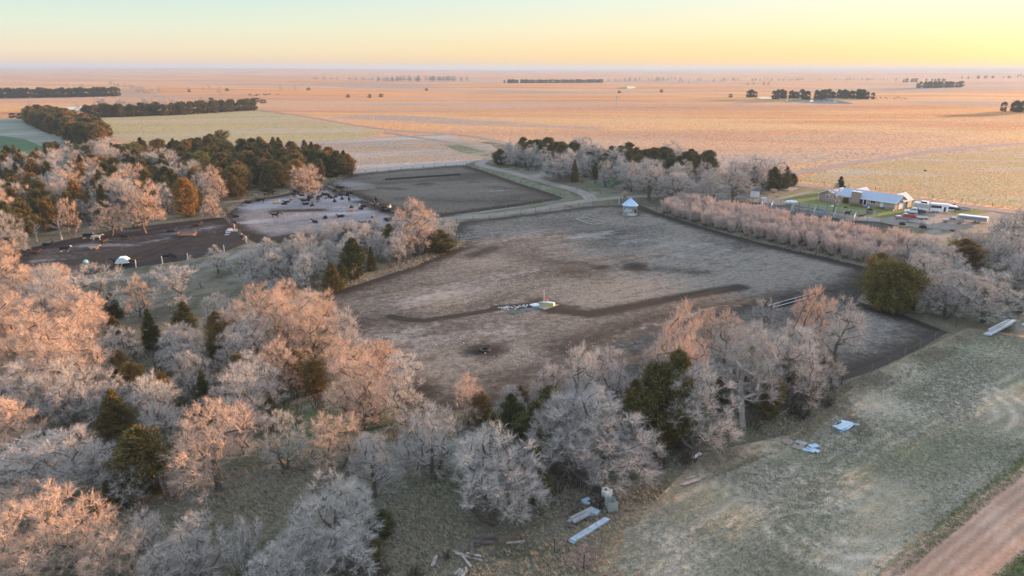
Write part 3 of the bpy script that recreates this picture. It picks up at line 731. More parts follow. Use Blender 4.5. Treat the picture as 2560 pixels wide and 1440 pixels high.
# ------------------------------------------------------------------ planting
kinds = {'b': BARE, 'p': PINKT, 'o': OPEN, 't': TALL, 's': SMALL, 'c': CED[:4], 'r': CED[4:], 'n': PINE, 'g': GREYSHRUB, 'd': SNAG}
taken = []
def put(k, x, y, top, wpx, label, group=None, idx=None):
    p = P(x, y); h = height_at(p, x, top); cw = M(wpx, p)
    v = kinds[k]; v = v[random.randrange(len(v)) if idx is None else idx % len(v)]
    name = {'c': 'cedar_tree', 'r': 'cedar_tree', 'n': 'pine_tree', 'g': 'grey_shrub', 'd': 'dead_tree'}.get(k, 'bare_tree')
    taken.append((p.x, p.y))
    return plant(v, p, h, cw, name, label, {'g': 'shrub'}.get(k, 'tree'), group, part='twigs' if k == 'd' else 'crown')
# trees one can point to:  kind, foot x, foot y, top y, crown width (px of the 2560 frame), label
SOLO = [
 ('p', 190, 1450, 1215, 280, 'big glowing orange bare tree filling the bottom left corner'),
 ('p', 25, 1480, 1350, 150, 'bare tree cut off by the left edge below the big orange corner tree'),
 ('b', 385, 1420, 1275, 120, 'small open pale tree right of the big orange corner tree'),
 ('b', 500, 1450, 1288, 190, 'broad pale frosted tree at the bottom, right of the small open pale tree'),
 ('b', 835, 1400, 1175, 230, 'tall double-headed pale tree with lit top at the bottom centre left'),
 ('b', 775, 1462, 1315, 190, 'low grey frosted tree in front of the double-headed tree'),
 ('b', 880, 1450, 1305, 170, 'low grey frosted tree to the right foot of the double-headed tree'),
 ('g', 625, 1440, 1310, 110, 'thin dark leafless sapling between two pale trees at the bottom'),
 ('p', 300, 1500, 1340, 170, 'pale orange tree cut by the bottom edge right of the big corner tree'),
 ('b', 455, 1500, 1345, 170, 'grey frosted tree cut by the bottom edge below the broad pale tree'),
 ('p', 60, 1360, 1225, 160, 'orange-lit tree at the left edge behind the big orange corner tree'),
 ('b', 700, 1500, 1370, 150, 'low grey tree cut by the bottom edge left of the double-headed tree'),
 ('b', 330, 1260, 1150, 130, 'greyish tree in front of the tall dark cedar of the lower left grove'),
 ('b', 100, 1240, 1090, 230, 'bare tree with lit crown above the big orange corner tree'),
 ('b', 235, 1250, 1065, 200, 'grey frosted tree left of the tall dark cedar in the lower left'),
 ('p', 552, 1235, 1008, 235, 'large pink-topped tree with a pale stub trunk right of the dark lower cedar'),
 ('b', 722, 1180, 1022, 125, 'small dark-trunked tree standing alone on the grass left of centre'),
 ('p', 850, 1180, 1040, 140, 'small orange-lit tree right of the lone dark-trunked tree'),
 ('b', 940, 1245, 1088, 150, 'thin grey tree with a leaning dark stem in the lower centre'),
 ('b', 1083, 1196, 1004, 200, 'broad spreading grey tree with a thick twisted trunk at lower centre'),
 ('p', 1172, 1062, 936, 105, 'small orange-pink tree alone at the foot of the feedlot'),
 ('t', 1243, 1310, 1052, 215, 'tall many-stemmed frosted tree with bare lower trunk above the scrap heap'),
 ('b', 1310, 1290, 1110, 160, 'frosted tree right behind the tall many-stemmed tree'),
 ('t', 1490, 1215, 962, 260, 'great silver-grey tree standing over the white hexagonal cover'),
 ('b', 1400, 1200, 985, 170, 'silver-grey tree joined to the left of the great silver tree'),
 ('b', 1580, 1195, 1050, 150, 'low grey tree on the right skirt of the great silver tree'),
 ('b', 1445, 1060, 852, 135, 'pink-topped tree at the feedlot edge, left of a matching pair'),
 ('b', 1535, 1025, 864, 130, 'pink-topped tree at the feedlot edge, right of a matching pair'),
 ('b', 1370, 1025, 903, 110, 'smaller grey tree left of the pair at the feedlot edge'),
 ('b', 1280, 1060, 965, 90, 'scraggly grey tree near the orange cedar at the foot of the feedlot'),
 ('t', 1740, 1125, 898, 175, 'tall pale-trunked tree right of the dark double cedar'),
 ('p', 1690, 1060, 756, 165, 'pink-topped tree at the left end of the tall row by the feedlot'),
 ('t', 1858, 1062, 798, 165, 'tall tree with a thick white trunk in the row by the feedlot', None, 2),
 ('t', 1958, 1012, 796, 160, 'tall tree with several grey trunks right of the white-trunked one'),
 ('o', 2080, 922, 735, 190, 'wide-crowned tree with dark crooked limbs at the small pen'),
 ('p', 2012, 900, 708, 105, 'pink-lit tree behind the dark-limbed tree beside the feed bunk'),
 ('o', 1903, 862, 738, 82, 'small slim tree with a dark trunk at the end of the feed bunk'),
 ('p', 1812, 900, 774, 115, 'pinkish tree in the middle of the tall row by the feedlot'),
 ('p', 1765, 880, 764, 62, 'little orange-topped tree at the back of the tall row'),
 ('b', 1648, 1000, 830, 110, 'pale tree left of the tall row above the double cedar'),
 ('b', 2040, 985, 850, 120, 'grey bushy tree below the dark-limbed tree'),
 ('c', 1640, 1125, 915, 120, 'left half of the dark double cedar at the row of tall trees'),
 ('c', 1682, 1110, 880, 95, 'taller right half of the dark double cedar'),
 ('r', 1205, 1064, 984, 48, 'orange-brown cedar below the lone orange tree'),
 ('c', 1300, 1050, 966, 46, 'narrow green cedar between two grey trees at the feedlot foot'),
 ('c', 372, 1240, 1078, 135, 'tall dark green cedar in the gap of the lower left grove'),
 ('c', 300, 1100, 985, 100, 'dark cedar above the tall cedar in the lower left grove'),
 ('c', 285, 1285, 1210, 70, 'small dark cedar beside the big orange corner tree'),
 ('c', 685, 1080, 1000, 62, 'short green cedar on the grass in the gap left of centre'),
 ('r', 735, 960, 880, 70, 'rusty sunlit cedar inside the orange grove'),
 ('r', 790, 985, 905, 60, 'second rusty sunlit cedar inside the orange grove, to the right of the first'),
 ('r', 668, 950, 890, 50, 'rusty sunlit cedar at the left side of the orange grove'),
 ('c', 960, 1345, 1280, 60, 'dark round cedar in the shadow of the double-headed tree'),
 ('c', 925, 1410, 1345, 70, 'dark low cedar at the right foot of the double-headed tree'),
 ('g', 440, 1245, 1180, 80, 'dark round leafless bush on the grass right of the tall dark cedar'),
 ('o', 255, 820, 662, 185, 'open-crowned tree with dark arching limbs and lit top below the dark pen'),
 ('p', 352, 800, 690, 62, 'orange-lit narrow tree right of the open-crowned tree'),
 ('o', 458, 785, 668, 195, 'big open tree with long dark limbs on the green strip'),
 ('c', 283, 800, 742, 50, 'small dark cedar under the open-crowned tree'),
 ('p', 1042, 640, 492, 115, 'tall pink-orange tree rising behind the strip grove beside the track'),
 ('b', 1122, 602, 548, 52, 'small thin grey tree at the tip of the strip grove'),
 ('c', 1098, 632, 578, 66, 'dark cedar at the right end of the strip grove'),
 ('c', 886, 700, 600, 58, 'tall dark cedar in the middle of the strip grove', None, 3),
 ('c', 832, 730, 662, 56, 'dark cedar at the front of the strip grove', None, 0),
 ('p', 20, 700, 606, 70, 'orange-lit tree at the left edge beside the dark pen'),
 ('p', 775, 500, 412, 90, 'pale orange tree by the upper corner of the cattle pen'),
 ('p', 530, 552, 488, 52, 'little orange-pink tree alone by the corner of the cattle pen'),
 ('d', 540, 520, 458, 50, 'bleached dead snag at the front of the cedar wood'),
 ('p', 363, 590, 452, 95, 'orange tree with a thick pale trunk at the front of the left wood'),
 ('p', 280, 595, 505, 85, 'round orange-lit tree at the front of the left wood'),
 ('p', 180, 600, 500, 50, 'narrow pink tree at the front of the left wood'),
 ('b', 30, 645, 530, 90, 'large pinkish tree at the front left end of the left wood'),
 ('d', 92, 612, 552, 30, 'bare white pole of a dead tree at the left wood'),
 ('d', 153, 606, 545, 44, 'forked dead tree at the front of the left wood'),
 ('b', 1620, 500, 395, 120, 'tall pinkish tree behind the wire corn crib'),
 ('b', 1690, 505, 430, 110, 'broad grey tree right of the tall tree behind the crib'),
 ('t', 1770, 505, 418, 66, 'slim white-trunked tree in the windbreak left of the shed'),
 ('b', 1830, 495, 405, 105, 'broad silver tree in the windbreak left of the white shed'),
 ('b', 1402, 452, 378, 105, 'pinkish round tree near the left end of the windbreak'),
 ('b', 1290, 415, 358, 78, 'round grey tree at the left tip of the windbreak by the lane'),
 ('c', 1248, 412, 374, 38, 'dark cedar at the very left tip of the windbreak'),
 ('o', 1885, 470, 378, 80, 'tall thin-branched tree above the white shed'),
 ('o', 1948, 462, 392, 70, 'thin-branched tree at the right end of the windbreak'),
 ('c', 1930, 466, 415, 55, 'dark cedar in the right end of the windbreak'),
 ('c', 1978, 462, 430, 24, 'small cedar at the very right end of the windbreak'),
 ('o', 2082, 526, 452, 46, 'small leafless tree in front of the left end of the ranch house'),
 ('b', 2285, 768, 622, 130, 'pale-trunked frosted tree beside the big olive cedar'),
 ('b', 2360, 790, 665, 150, 'grey tree in front of the right-hand wood above the pipe pile'),
 ('b', 2460, 800, 660, 170, 'grey tree above the pipe pile at the right edge wood'),
 ('r', 2405, 655, 592, 78, 'olive cedar poking out of the right-hand wood'),
 ('r', 2195, 690, 628, 60, 'orange-tipped cedar behind the big olive cedar'),
 ('c', 2548, 770, 730, 50, 'small dark cedar at the right edge above the pipe pile'),
]
for s_ in SOLO: put(*s_)
o = plant(SPRUCE[0], P(2097, 474), 5.8, 4.6, 'spruce_tree', 'dark conical spruce behind the ranch house', 'tree')
o = plant(BUSHY[0], P(2222, 768), height_at(P(2222, 768), 2222, 660), M(142, P(2222, 768)), 'cedar_tree', 'huge round olive-green cedar bush at the corner of the feedlot', 'tree')
# groves: polygon in the frame, spacing, mix of kinds, height range
def fill(poly, sp, mix, hr, asp, group, labels, sep=.75, lim=999):
    wp = W(poly); xs = [p[0] for p in wp]; ys = [p[1] for p in wp]; n = 0
    area_pts = []
    for t_ in range(4000):
        x = random.uniform(min(xs), max(xs)); y = random.uniform(min(ys), max(ys))
        if not in_poly(np.array([x]), np.array([y]), wp)[0]: continue
        if any((x-a)**2+(y-b)**2 < (sp)**2 for a, b in area_pts): continue
        if any((x-a)**2+(y-b)**2 < (sp*sep)**2 for a, b in taken): continue
        area_pts.append((x, y)); 
        if len(area_pts) >= lim: break
    for x, y in area_pts:
        k = random.choices(list(mix), list(mix.values()))[0]
        v = random.choice(kinds[k]); h = random.uniform(*hr)*((.9 if 'left wood' in group else .72) if k in 'cr' else .5 if k in 's' else 1); cw = h*random.uniform(*asp)*(.62 if k in 'cr' else .5 if k == 'n' else 1)
        name = {'c': 'cedar_tree', 'r': 'cedar_tree', 'n': 'pine_tree', 'd': 'dead_tree', 'g': 'grey_shrub'}.get(k, 'bare_tree')
        lk = 'c' if k in 'cr' else 'n' if k == 'n' else 'd' if k in 'd' else 'g' if k == 'g' else 'b'
        plant(v, (x, y, 0), h, cw, name, labels[lk], 'shrub' if k == 'g' else 'tree', {'b': 'bare trees ', 'c': 'cedars ', 'n': 'pines ', 'd': 'dead trees ', 'g': 'shrubs '}[lk]+group, part='twigs' if k == 'd' else 'crown')
        taken.append((x, y)); n += 1
    return n
cnts = {}
# orange band along the left rim of the feedlot
cnts['band'] = fill([(560, 850), (640, 815), (760, 820), (870, 900), (960, 985), (1030, 1050), (1010, 1095), (930, 1085), (820, 1010), (700, 990), (590, 930)], 5.0, {'p': 8, 'b': 2}, (8.5, 11), (.72, .9), 'of the orange band', {'b': 'orange-lit bare tree packed into the band along the left rim of the feedlot'})
cnts['left'] = fill([(-60, 810), (100, 795), (200, 830), (250, 900), (230, 1020), (210, 1130), (100, 1200), (-80, 1200)], 6.2, {'p': 7, 'b': 2}, (9.5, 12), (.78, .95), 'of the left edge grove', {'b': 'orange-lit bare tree in the thick grove down the left edge'})
cnts['mid'] = fill([(260, 900), (330, 860), (480, 850), (560, 870), (600, 950), (690, 1000), (640, 1110), (560, 1150), (440, 1100), (380, 1150), (300, 1080), (240, 980)], 5.4, {'b': 7, 'c': 3.2, 'r': 1.2}, (8, 10.5), (.66, .86), 'of the shaded grove', {'b': 'greyish bare tree in the shaded middle of the left grove', 'c': 'dark cedar tucked between the bare trees of the shaded left grove'})
cnts['under'] = fill([(1160, 1090), (1330, 1060), (1600, 1060), (1640, 1180), (1400, 1250), (1200, 1250)], 5.0, {'b': 1, 'c': 6}, (8, 11), (.7, .95), 'in the grove above the scrap', {'b': 'grey frosted tree filling the grove above the scrap heap', 'c': 'dark cedar hidden in the grove above the scrap heap'}, lim=9)
cnts['row'] = fill([(1650, 1010), (1760, 950), (2000, 900), (2060, 960), (1960, 1030), (1700, 1120)], 5.0, {'b': 1, 'c': 5, 's': 1}, (7, 10), (.8, 1.0), 'in the tall row', {'b': 'grey bare tree filling the tall row below the feedlot', 'c': 'dark cedar inside the tall row below the feedlot'}, lim=9)
# strip grove between pens and feedlot
cnts['strip'] = fill([(640, 665), (800, 618), (1000, 585), (1100, 590), (1140, 616), (1000, 662), (900, 705), (780, 742), (690, 745), (600, 715)], 4.0, {'b': 8, 'c': 2, 's': 2}, (6.5, 8.5), (.75, .95), 'of the strip grove', {'b': 'frosted grey tree in the strip grove between the pens and the feedlot', 'c': 'dark cedar in the strip grove between the pens and the feedlot'}, lim=46)
cnts['strip2'] = fill([(360, 700), (500, 672), (640, 650), (600, 700), (560, 730), (380, 745)], 6.0, {'s': 6, 'b': 2}, (6, 8), (.8, 1.0), 'of the thin scrub', {'b': 'low frosted tree in the thin scrub left of the strip grove'}, lim=9)
cnts['toprow'] = fill([(-80, 790), (60, 760), (170, 755), (170, 790), (0, 830)], 5.0, {'p': 1}, (8, 10), (.9, 1.1), 'below the dark pen', {'b': 'orange-topped bare tree in the clump below the dark pen'}, lim=7)
# left wood, cedar wood
cnts['cedar wood'] = fill([(290, 410), (440, 392), (560, 390), (700, 400), (800, 410), (868, 428), (878, 438), (800, 458), (735, 484), (640, 490), (560, 502), (500, 480), (430, 465), (360, 450)], 6.2, {'c': 10, 'r': 3.0, 'n': .4}, (12, 16), (1.0, 1.3), 'of the big cedar wood', {'c': 'bushy cedar massed in the big rust-and-green wood behind the cattle pen', 'n': 'taller paler pine standing out of the big cedar wood'}, lim=130)
cnts['cedar wood left'] = fill([(170, 425), (290, 408), (400, 450), (470, 480), (400, 500), (300, 480), (200, 455)], 6.0, {'c': 8, 'r': 2, 'b': 1.2}, (12, 15), (.95, 1.2), 'of the big cedar wood', {'c': 'bushy cedar massed in the big rust-and-green wood behind the cattle pen', 'b': 'frosted bare tree inside the big cedar wood'}, lim=40)
cnts['left wood'] = fill([(-60, 632), (110, 596), (300, 560), (470, 548), (556, 520), (545, 505), (480, 478), (380, 445), (280, 410), (120, 420), (-100, 450)], 5.6, {'b': 4.2, 'p': 2.0, 'c': 6.0, 'r': 1.4, 's': 1.0, 'd': .15}, (10.5, 14), (.68, .86), 'of the left wood', {'b': 'frosted bare tree among the dark cedars of the left-hand wood', 'c': 'dark cedar among the frosted trees of the left-hand wood', 'd': 'bleached dead tree inside the left-hand wood'}, lim=165)
pass
# windbreak behind the track
cnts['wb front'] = fill([(1250, 405), (1330, 432), (1420, 452), (1560, 482), (1700, 492), (1850, 488), (1870, 470), (1700, 462), (1550, 448), (1400, 425), (1290, 398)], 6.0, {'b': 8, 'c': 1.5, 's': 1}, (9.5, 13), (.66, .8), 'of the windbreak front', {'b': 'grey-pink bare tree along the front of the windbreak behind the lane', 'c': 'dark cedar at the front of the windbreak behind the lane'}, lim=44)
cnts['wb back'] = fill([(1300, 392), (1420, 402), (1600, 415), (1760, 428), (1800, 445), (1700, 455), (1560, 440), (1420, 420), (1320, 405)], 5.6, {'c': 10, 'b': .8}, (12.5, 16), (1.05, 1.35), 'of the windbreak back', {'b': 'bare tree poking through the back of the windbreak', 'c': 'green cedar along the back of the windbreak'}, lim=52)
cnts['wb right'] = fill([(1860, 485), (1975, 468), (1985, 452), (1900, 440), (1840, 440), (1830, 470)], 6.5, {'b': 5, 'c': 4}, (8, 10), (.7, .9), 'above the shed', {'b': 'bare tree in the clump above the white shed', 'c': 'dark cedar in the clump above the white shed'}, lim=12)
# wood at the right edge
cnts['right'] = fill([(2290, 700), (2260, 665), (2340, 650), (2420, 606), (2500, 575), (2620, 560), (2620, 800), (2540, 790), (2420, 790), (2330, 778)], 5.2, {'b': 8, 's': 3, 'r': .5}, (7, 9.5), (.8, 1.0), 'of the right edge wood', {'b': 'silver-grey tree in the dense wood at the right edge', 'c': 'olive cedar in the dense wood at the right edge'}, lim=46)
for x, y in [(112, 106), (117, 113), (110, 119), (118, 124), (113, 131), (121, 137), (115, 144), (124, 108), (126, 120), (123, 130), (127, 148), (119, 154)]:
    plant(random.choice(BARE), (x, y, 0), random.uniform(8, 11), random.uniform(8, 10), 'bare_tree', 'silver-grey tree in the dense wood at the right edge', 'tree', 'bare trees of the right edge wood')
# plum thicket hedge
hp = W([(1645, 530), (1760, 562), (1900, 598), (2040, 626), (2175, 658), (2245, 660), (2340, 640), (2330, 622), (2240, 606), (2150, 590), (2020, 566), (1880, 540), (1700, 510)])
xs = [p[0] for p in hp]; ys = [p[1] for p in hp]; pts = []
for t_ in range(9000):
    x = random.uniform(min(xs), max(xs)); y = random.uniform(min(ys), max(ys))
    if len(pts) < 250 and in_poly(np.array([x]), np.array([y]), hp)[0] and all((x-a)**2+(y-b)**2 > 2.5**2 for a, b in pts):
        pts.append((x, y))
for x, y in pts:
    plant(random.choice(SHRUB), (x, y, 0), random.uniform(3.6, 5.4), random.uniform(3.2, 4.6), 'thicket_shrub', 'pale pink leafless shrub in the long thicket beside the feedlot', 'shrub', 'shrubs of the long pink thicket')
cnts['hedge'] = len(pts)
for x, y, wd, hh, lab in [(1123, 1402, 26, 1.3, 'round brown tumbleweed-like bush by the board pile'), (1480, 1135, 0, 0, None), (960, 1440, 60, 1.2, 'dark brown weedy bush at the bottom edge left of the board pile'), (1040, 1450, 70, 1.2, 'brown weedy bush at the bottom edge under the board pile'),
        (1640, 1170, 90, 2.0, 'brown brushy shrub left of the small scrap by the tree line'), (1720, 1155, 70, 1.6, 'low brown brush beside the small metal scrap'), (2000, 1040, 90, 2.2, 'grey brush at the right end of the tall row'), (2060, 1010, 70, 1.6, 'low brush at the corner of the mown field')]:
    if lab: p = P(x, y); plant(GREYSHRUB[1], p, hh, M(wd, p), 'grey_shrub', lab, 'shrub')
p = P(2172, 530); plant(CED[2], p, 1.9, 2.0, 'juniper_shrub', 'small round juniper on the lawn in front of the house', 'shrub')
p = P(2114, 502); plant(BUSHY[0], p, 1.7, 2.3, 'juniper_shrub', 'rounded green bush against the house wall left of the chimney', 'shrub')
p = P(1932, 478); plant(SHRUB[2], p, 1.6, 3.4, 'grass_clump', 'orange-lit clump of dry grass right of the white shed', 'shrub')
p = P(1560, 492); plant(SHRUB[0], p, 2.4, 2.6, 'thicket_shrub', 'lone pink leafless shrub by the gate behind the crib', 'shrub')
# ---- far trees: clusters that read as masses at this distance are single objects, lone ones are trees
FARD = cedar_variant(75, 9, 6, 'round', nsp=46, nl=34, lf=1.1, lw=.5)
FARB = bare_variant(76, 11, 9, 26, 60, tw=.10, clump=1.5)
def mass(name, label, pts, var, hr):
    """one mesh of many far trees"""
    V, N = [], 0
    for part_, m_ in ((var[1], None), (var[0], None)):
        n = len(part_.vertices); a = np.empty(n*3, np.float32); part_.vertices.foreach_get('co', a); a = a.reshape(-1, 3)
        ls = np.empty(len(part_.loops), np.int32); part_.loops.foreach_get('vertex_index', ls)
        st = np.empty(len(part_.polygons), np.int32); part_.polygons.foreach_get('loop_start', st)
        V.append((a, ls, st, part_.materials[0]))
    rs = np.random.default_rng(len(pts)); vs, lp, stt, mi = [], [], [], []; off = 0; lo = 0
    for (x, y) in pts:
        s = rs.uniform(*hr)/var[2]; sx = s*rs.uniform(.8, 1.15); th = rs.uniform(0, 6.28); z = float(terrain(np.array([x]), np.array([y]))[0])
        for k, (a, ls, st, m_) in enumerate(V):
            b = np.stack([(a[:, 0]*math.cos(th)-a[:, 1]*math.sin(th))*sx+x, (a[:, 0]*math.sin(th)+a[:, 1]*math.cos(th))*sx+y, a[:, 2]*s+z], 1)
            vs.append(b); lp.append(ls+off); stt.append(st+lo); mi.append(np.full(len(st), k)); off += len(a); lo += len(ls)
    vs = np.concatenate(vs); lp = np.concatenate(lp); stt = np.concatenate(stt); mi = np.concatenate(mi)
    me = bpy.data.meshes.new(name); me.vertices.add(len(vs)); me.vertices.foreach_set('co', vs.ravel().astype(np.float32))
    me.loops.add(len(lp)); me.loops.foreach_set('vertex_index', lp.astype(np.int32)); me.polygons.add(len(stt)); me.polygons.foreach_set('loop_start', stt.astype(np.int32))
    me.update(calc_edges=True)
    for v_ in V: me.materials.append(v_[3])
    me.polygons.foreach_set('material_index', mi.astype(np.int32))
    return tag(link(name, me), label, None, None, 'stuff')
def scatter(poly, sp, lim, tk=False):
    wp = W(poly); xs = [p[0] for p in wp]; ys = [p[1] for p in wp]; o = []
    for t_ in range(6000):
        x = random.uniform(min(xs), max(xs)); y = random.uniform(min(ys), max(ys))
        if len(o) < lim and in_poly(np.array([x]), np.array([y]), wp)[0] and all((x-a)**2+(y-b)**2 > sp*sp for a, b in o) and not (tk and any((x-a)**2+(y-b)**2 < tk*tk for a, b in taken)): o.append((x, y))
    return o
def along(a, b, n, jit):
    A_, B_ = P(*a), P(*b); o = []
    for i in range(n):
        t = (i+random.random())/n; q_ = A_.lerp(B_, t); o.append((q_.x+random.uniform(-jit, jit), q_.y+random.uniform(-jit, jit)))
    return o
ROWC = cedar_variant(77, 9, 7, 'round', nsp=110, nl=46, lf=.6, lw=.22, m=m_cedar); ROWR = cedar_variant(78, 9, 7, 'col', nsp=100, nl=46, lf=.6, lw=.22, m=m_cedar2)
rowp = [(58, 312), (110, 303), (180, 318), (282, 358), (268, 374), (190, 372), (120, 340)]
mass('cedar_windbreak', 'broad rust-topped cedar windbreak at the upper left', scatter(rowp, 7.5, 70), ROWC, (10, 13))
mass('cedar_windbreak', 'rusty sunlit cedars within the windbreak at the upper left', scatter(rowp, 11, 34), ROWR, (11, 13.5))
UND = shrub_variant(79, 1.8, 3.4, 16, 34, mat('shade_twigs', (.075, .062, .048), .9), m_barkd)  # added dark brush; its colour stands in for shade under the groves
und = scatter([(260, 900), (480, 850), (700, 900), (960, 985), (1010, 1080), (820, 1020), (640, 1110), (380, 1160), (240, 1180), (60, 1230), (-80, 1200), (-60, 830), (200, 830)], 3.0, 380)
und += scatter([(1150, 1080), (1600, 1050), (1660, 1160), (1400, 1240), (1200, 1250)], 2.6, 60)+scatter([(1650, 1080), (1760, 960), (2060, 915), (2090, 975), (1960, 1040), (1700, 1120)], 2.4, 70)+scatter([(640, 665), (1000, 588), (1140, 616), (780, 738), (640, 725)], 4, 70)
und += scatter([(2290, 700), (2340, 655), (2560, 575), (2600, 790), (2330, 775)], 4, 110)+scatter([(1250, 405), (1420, 452), (1700, 492), (1850, 488), (1700, 455), (1400, 415)], 5, 90)+scatter([(-60, 620), (300, 558), (540, 520), (545, 500), (380, 445), (280, 410), (-60, 440)], 6, 160)
mass('shade_brush', 'dark leafless brush added as shade below the groves', und, UND, (1.3, 2.8))
mass('far_cedar_belt', 'dark cedar shelterbelt running across the upper left', along((205, 301), (420, 293), 60, 7)+along((420, 293), (632, 279), 70, 7), FARD, (8, 12))
mass('far_cedar_belt', 'straight dark shelterbelt at the far left edge', along((-40, 249), (290, 245), 110, 10), FARD, (11, 15))
mass('far_cedar_belt', 'long thin dark shelterbelt on the horizon side of the centre', along((1258, 208), (1500, 205), 150, 12), FARD, (8, 11))
mass('far_wood', 'hazy wood on the plain left of centre', along((950, 207), (1150, 206), 70, 30), FARB, (14, 20))
mass('far_wood', 'hazy brown tree clump far out on the right', along((2296, 216), (2386, 215), 44, 25), FARD, (9, 14))
mass('far_wood', 'grove round the distant ponds', along((1965, 244), (2000, 245), 9, 8)+along((2010, 248), (2050, 247), 9, 9)+along((2055, 243), (2168, 247), 40, 9)+along((1935, 247), (1960, 243), 8, 5)+along((1868, 242), (1885, 242), 5, 4), FARD, (8, 13))
mass('far_wood', 'dark scrub at the right edge of the plain', along((2520, 274), (2600, 273), 16, 8), FARD, (8, 11))
mass('far_wood', 'bare trees behind the upper left shelterbelt', along((230, 285), (440, 275), 24, 12)+along((440, 275), (560, 272), 10, 14), FARB, (9, 14))
mass('far_wood', 'scrubby trees along the far left track', along((270, 218), (380, 240), 30, 10)+along((330, 236), (395, 243), 10, 8), FARB, (8, 12))
mass('far_wood', 'low hazy tree lines under the horizon on the left', along((60, 190), (760, 186), 40, 60)+along((760, 205), (950, 205), 24, 30), FARB, (10, 16))
mass('far_wood', 'low hazy tree lines under the horizon on the right', along((1500, 203), (1700, 200), 34, 60)+along((1650, 205), (1960, 196), 40, 80)+along((1900, 196), (2260, 196), 44, 90), FARB, (8, 14))
mass('far_wood', 'low tree line at the far right under the horizon', along((2240, 200), (2360, 198), 16, 40)+along((2400, 190), (2600, 184), 24, 120), FARD, (9, 14))
for i_, (x, y, k) in enumerate([(172, 229, 'b'), (205, 232, 'b'), (395, 236, 'b'), (468, 228, 'b'), (505, 232, 'b'), (520, 230, 'b'), (548, 244, 'b'), (700, 228, 'b'), (735, 230, 'b'), (385, 249, 'b'), (1865, 214, 'b'), (1880, 214, 'b'), (1905, 215, 'b'), (1918, 214, 'b'), (75, 288, 'b'), (30, 302, 'c'), (50, 304, 'c'),
        (470, 234, 'c'), (565, 231, 'c'), (768, 230, 'c'), (867, 246, 'c'), (921, 246, 'c'), (950, 244, 'c'), (1063, 230, 'c'), (1823, 242, 'c'), (1650, 231, 'c'), (600, 262, 'c'), (640, 258, 'c'), (540, 262, 'c'), (525, 260, 'c'), (655, 260, 'c'), (1545, 233, 'c')]):
    p = P(x, y); p.z = float(terrain(np.array([p.x]), np.array([p.y]))[0])
    plant(FARB if k == 'b' else FARD, p, random.uniform(9, 14) if k == 'b' else random.uniform(3.5, 6), random.uniform(8, 12) if k == 'b' else random.uniform(5, 9), 'distant_tree' if k == 'b' else 'prairie_cedar',  # the dark ones are low round cedars
          'tiny bare tree scattered far out on the tan prairie' if k == 'b' else 'tiny dark cedar scattered far out on the tan prairie', 'tree', 'far bare trees on the prairie' if k == 'b' else 'far dark cedars on the prairie')
print('COUNTS', cnts)
# ------------------------------------------------------------------ object materials
m_post = mat('weathered_post', (.16, .13, .11), .9)
m_postw = mat('pale_post', (.55, .52, .48), .8)
m_wire = mat('fence_wire', (.22, .21, .20), .6, .3)
m_rustp = mat('rusty_pipe', (.30, .13, .09), .7)
m_redpaint = mat('faded_red_gate', (.42, .20, .19), .6)
m_galv = mat('galvanised_metal', (.46, .50, .54), .42, .55, .12, 2.0)
m_tin = mat('pale_tin', (.52, .57, .62), .4, .35, .12, 1.5)
m_white = mat('white_paint', (.72, .74, .74), .5, 0, .06, 1.2)
m_whiteplastic = mat('white_plastic', (.62, .72, .70), .5)
m_black = mat('black_rubber', (.02, .02, .02), .8)
m_dark = mat('dark_metal', (.04, .04, .045), .55, .3)
m_glass = mat('dark_glass', (.03, .035, .04), .08, 0, spec=.6)
m_conc = mat('worn_concrete', (.24, .225, .20), .9, 0, .2, 1.0)
m_wood = mat('grey_boards', (.30, .27, .245), .9, 0, .3, 4.0)
m_woodd = mat('dark_boards', (.11, .09, .08), .9, 0, .3, 4.0)
m_ice = mat('ice', (.40, .50, .56), .25, 0, .1, 2.0, spec=.5)
m_chrome = mat('bright_metal', (.6, .6, .6), .25, .8)
# ------------------------------------------------------------------ fences
post_me = MB().tube((0, 0, 0), (0, 0, 1.5), .10, .09, 6).mesh('post', m_post)
postw_me = MB().tube((0, 0, 0), (0, 0, 1.9), .13, .12, 7).mesh('post', m_postw)
def fence(px_pts, label, step=6.0, hgt=1.35, wires=4, big_ends=False, me_=None, name='wire_fence', world=None):
    pts = world or W(px_pts)
    o = empty(name, (*pts[0], 0), 0, label, 'fence'); O = Vector((*pts[0], 0))
    pos = []; 
    for i in range(len(pts)-1):
        a, b = Vector((*pts[i], 0)), Vector((*pts[i+1], 0)); n = max(1, round((b-a).length/step))
        pos += [a.lerp(b, k/n) for k in range(n)]
    pos.append(Vector((*pts[-1], 0)))
    for i, p in enumerate(pos[:100]):
        c = link('post', me_ or post_me, o, p-O); c.rotation_euler = (random.gauss(0, .03), random.gauss(0, .03), 0); c.scale = (1, 1, random.uniform(.9, 1.12))
    mb = MB()
    for k in range(wires):
        z = hgt*(k+1)/wires
        for a, b in zip(pos[:-1], pos[1:]): mb.tube(a-O+Vector((0, 0, z)), b-O+Vector((0, 0, z)), .008, .008, 3, cap=False)
    mb.build('wire', m_wire, o)
    return o
fence([(786, 750), (900, 708), (1030, 664), (1160, 610), (1138, 584)], 'wire fence along the upper left rim of the big feedlot')
fence([(1140, 560), (1300, 537), (1480, 513), (1560, 509)], 'wire fence between the farm track and the big feedlot')
fence([(1602, 509), (1640, 526), (1760, 564), (1900, 601), (2040, 630), (2174, 662)], 'wire fence between the feedlot and the pink thicket')
fence([(2142, 749), (2250, 779), (2372, 824)], 'wire fence on the far side of the small corner pen')
fence([(2372, 824), (2300, 866), (2180, 926), (2100, 952)], 'wire fence with dark posts between the small corner pen and the mown grass')
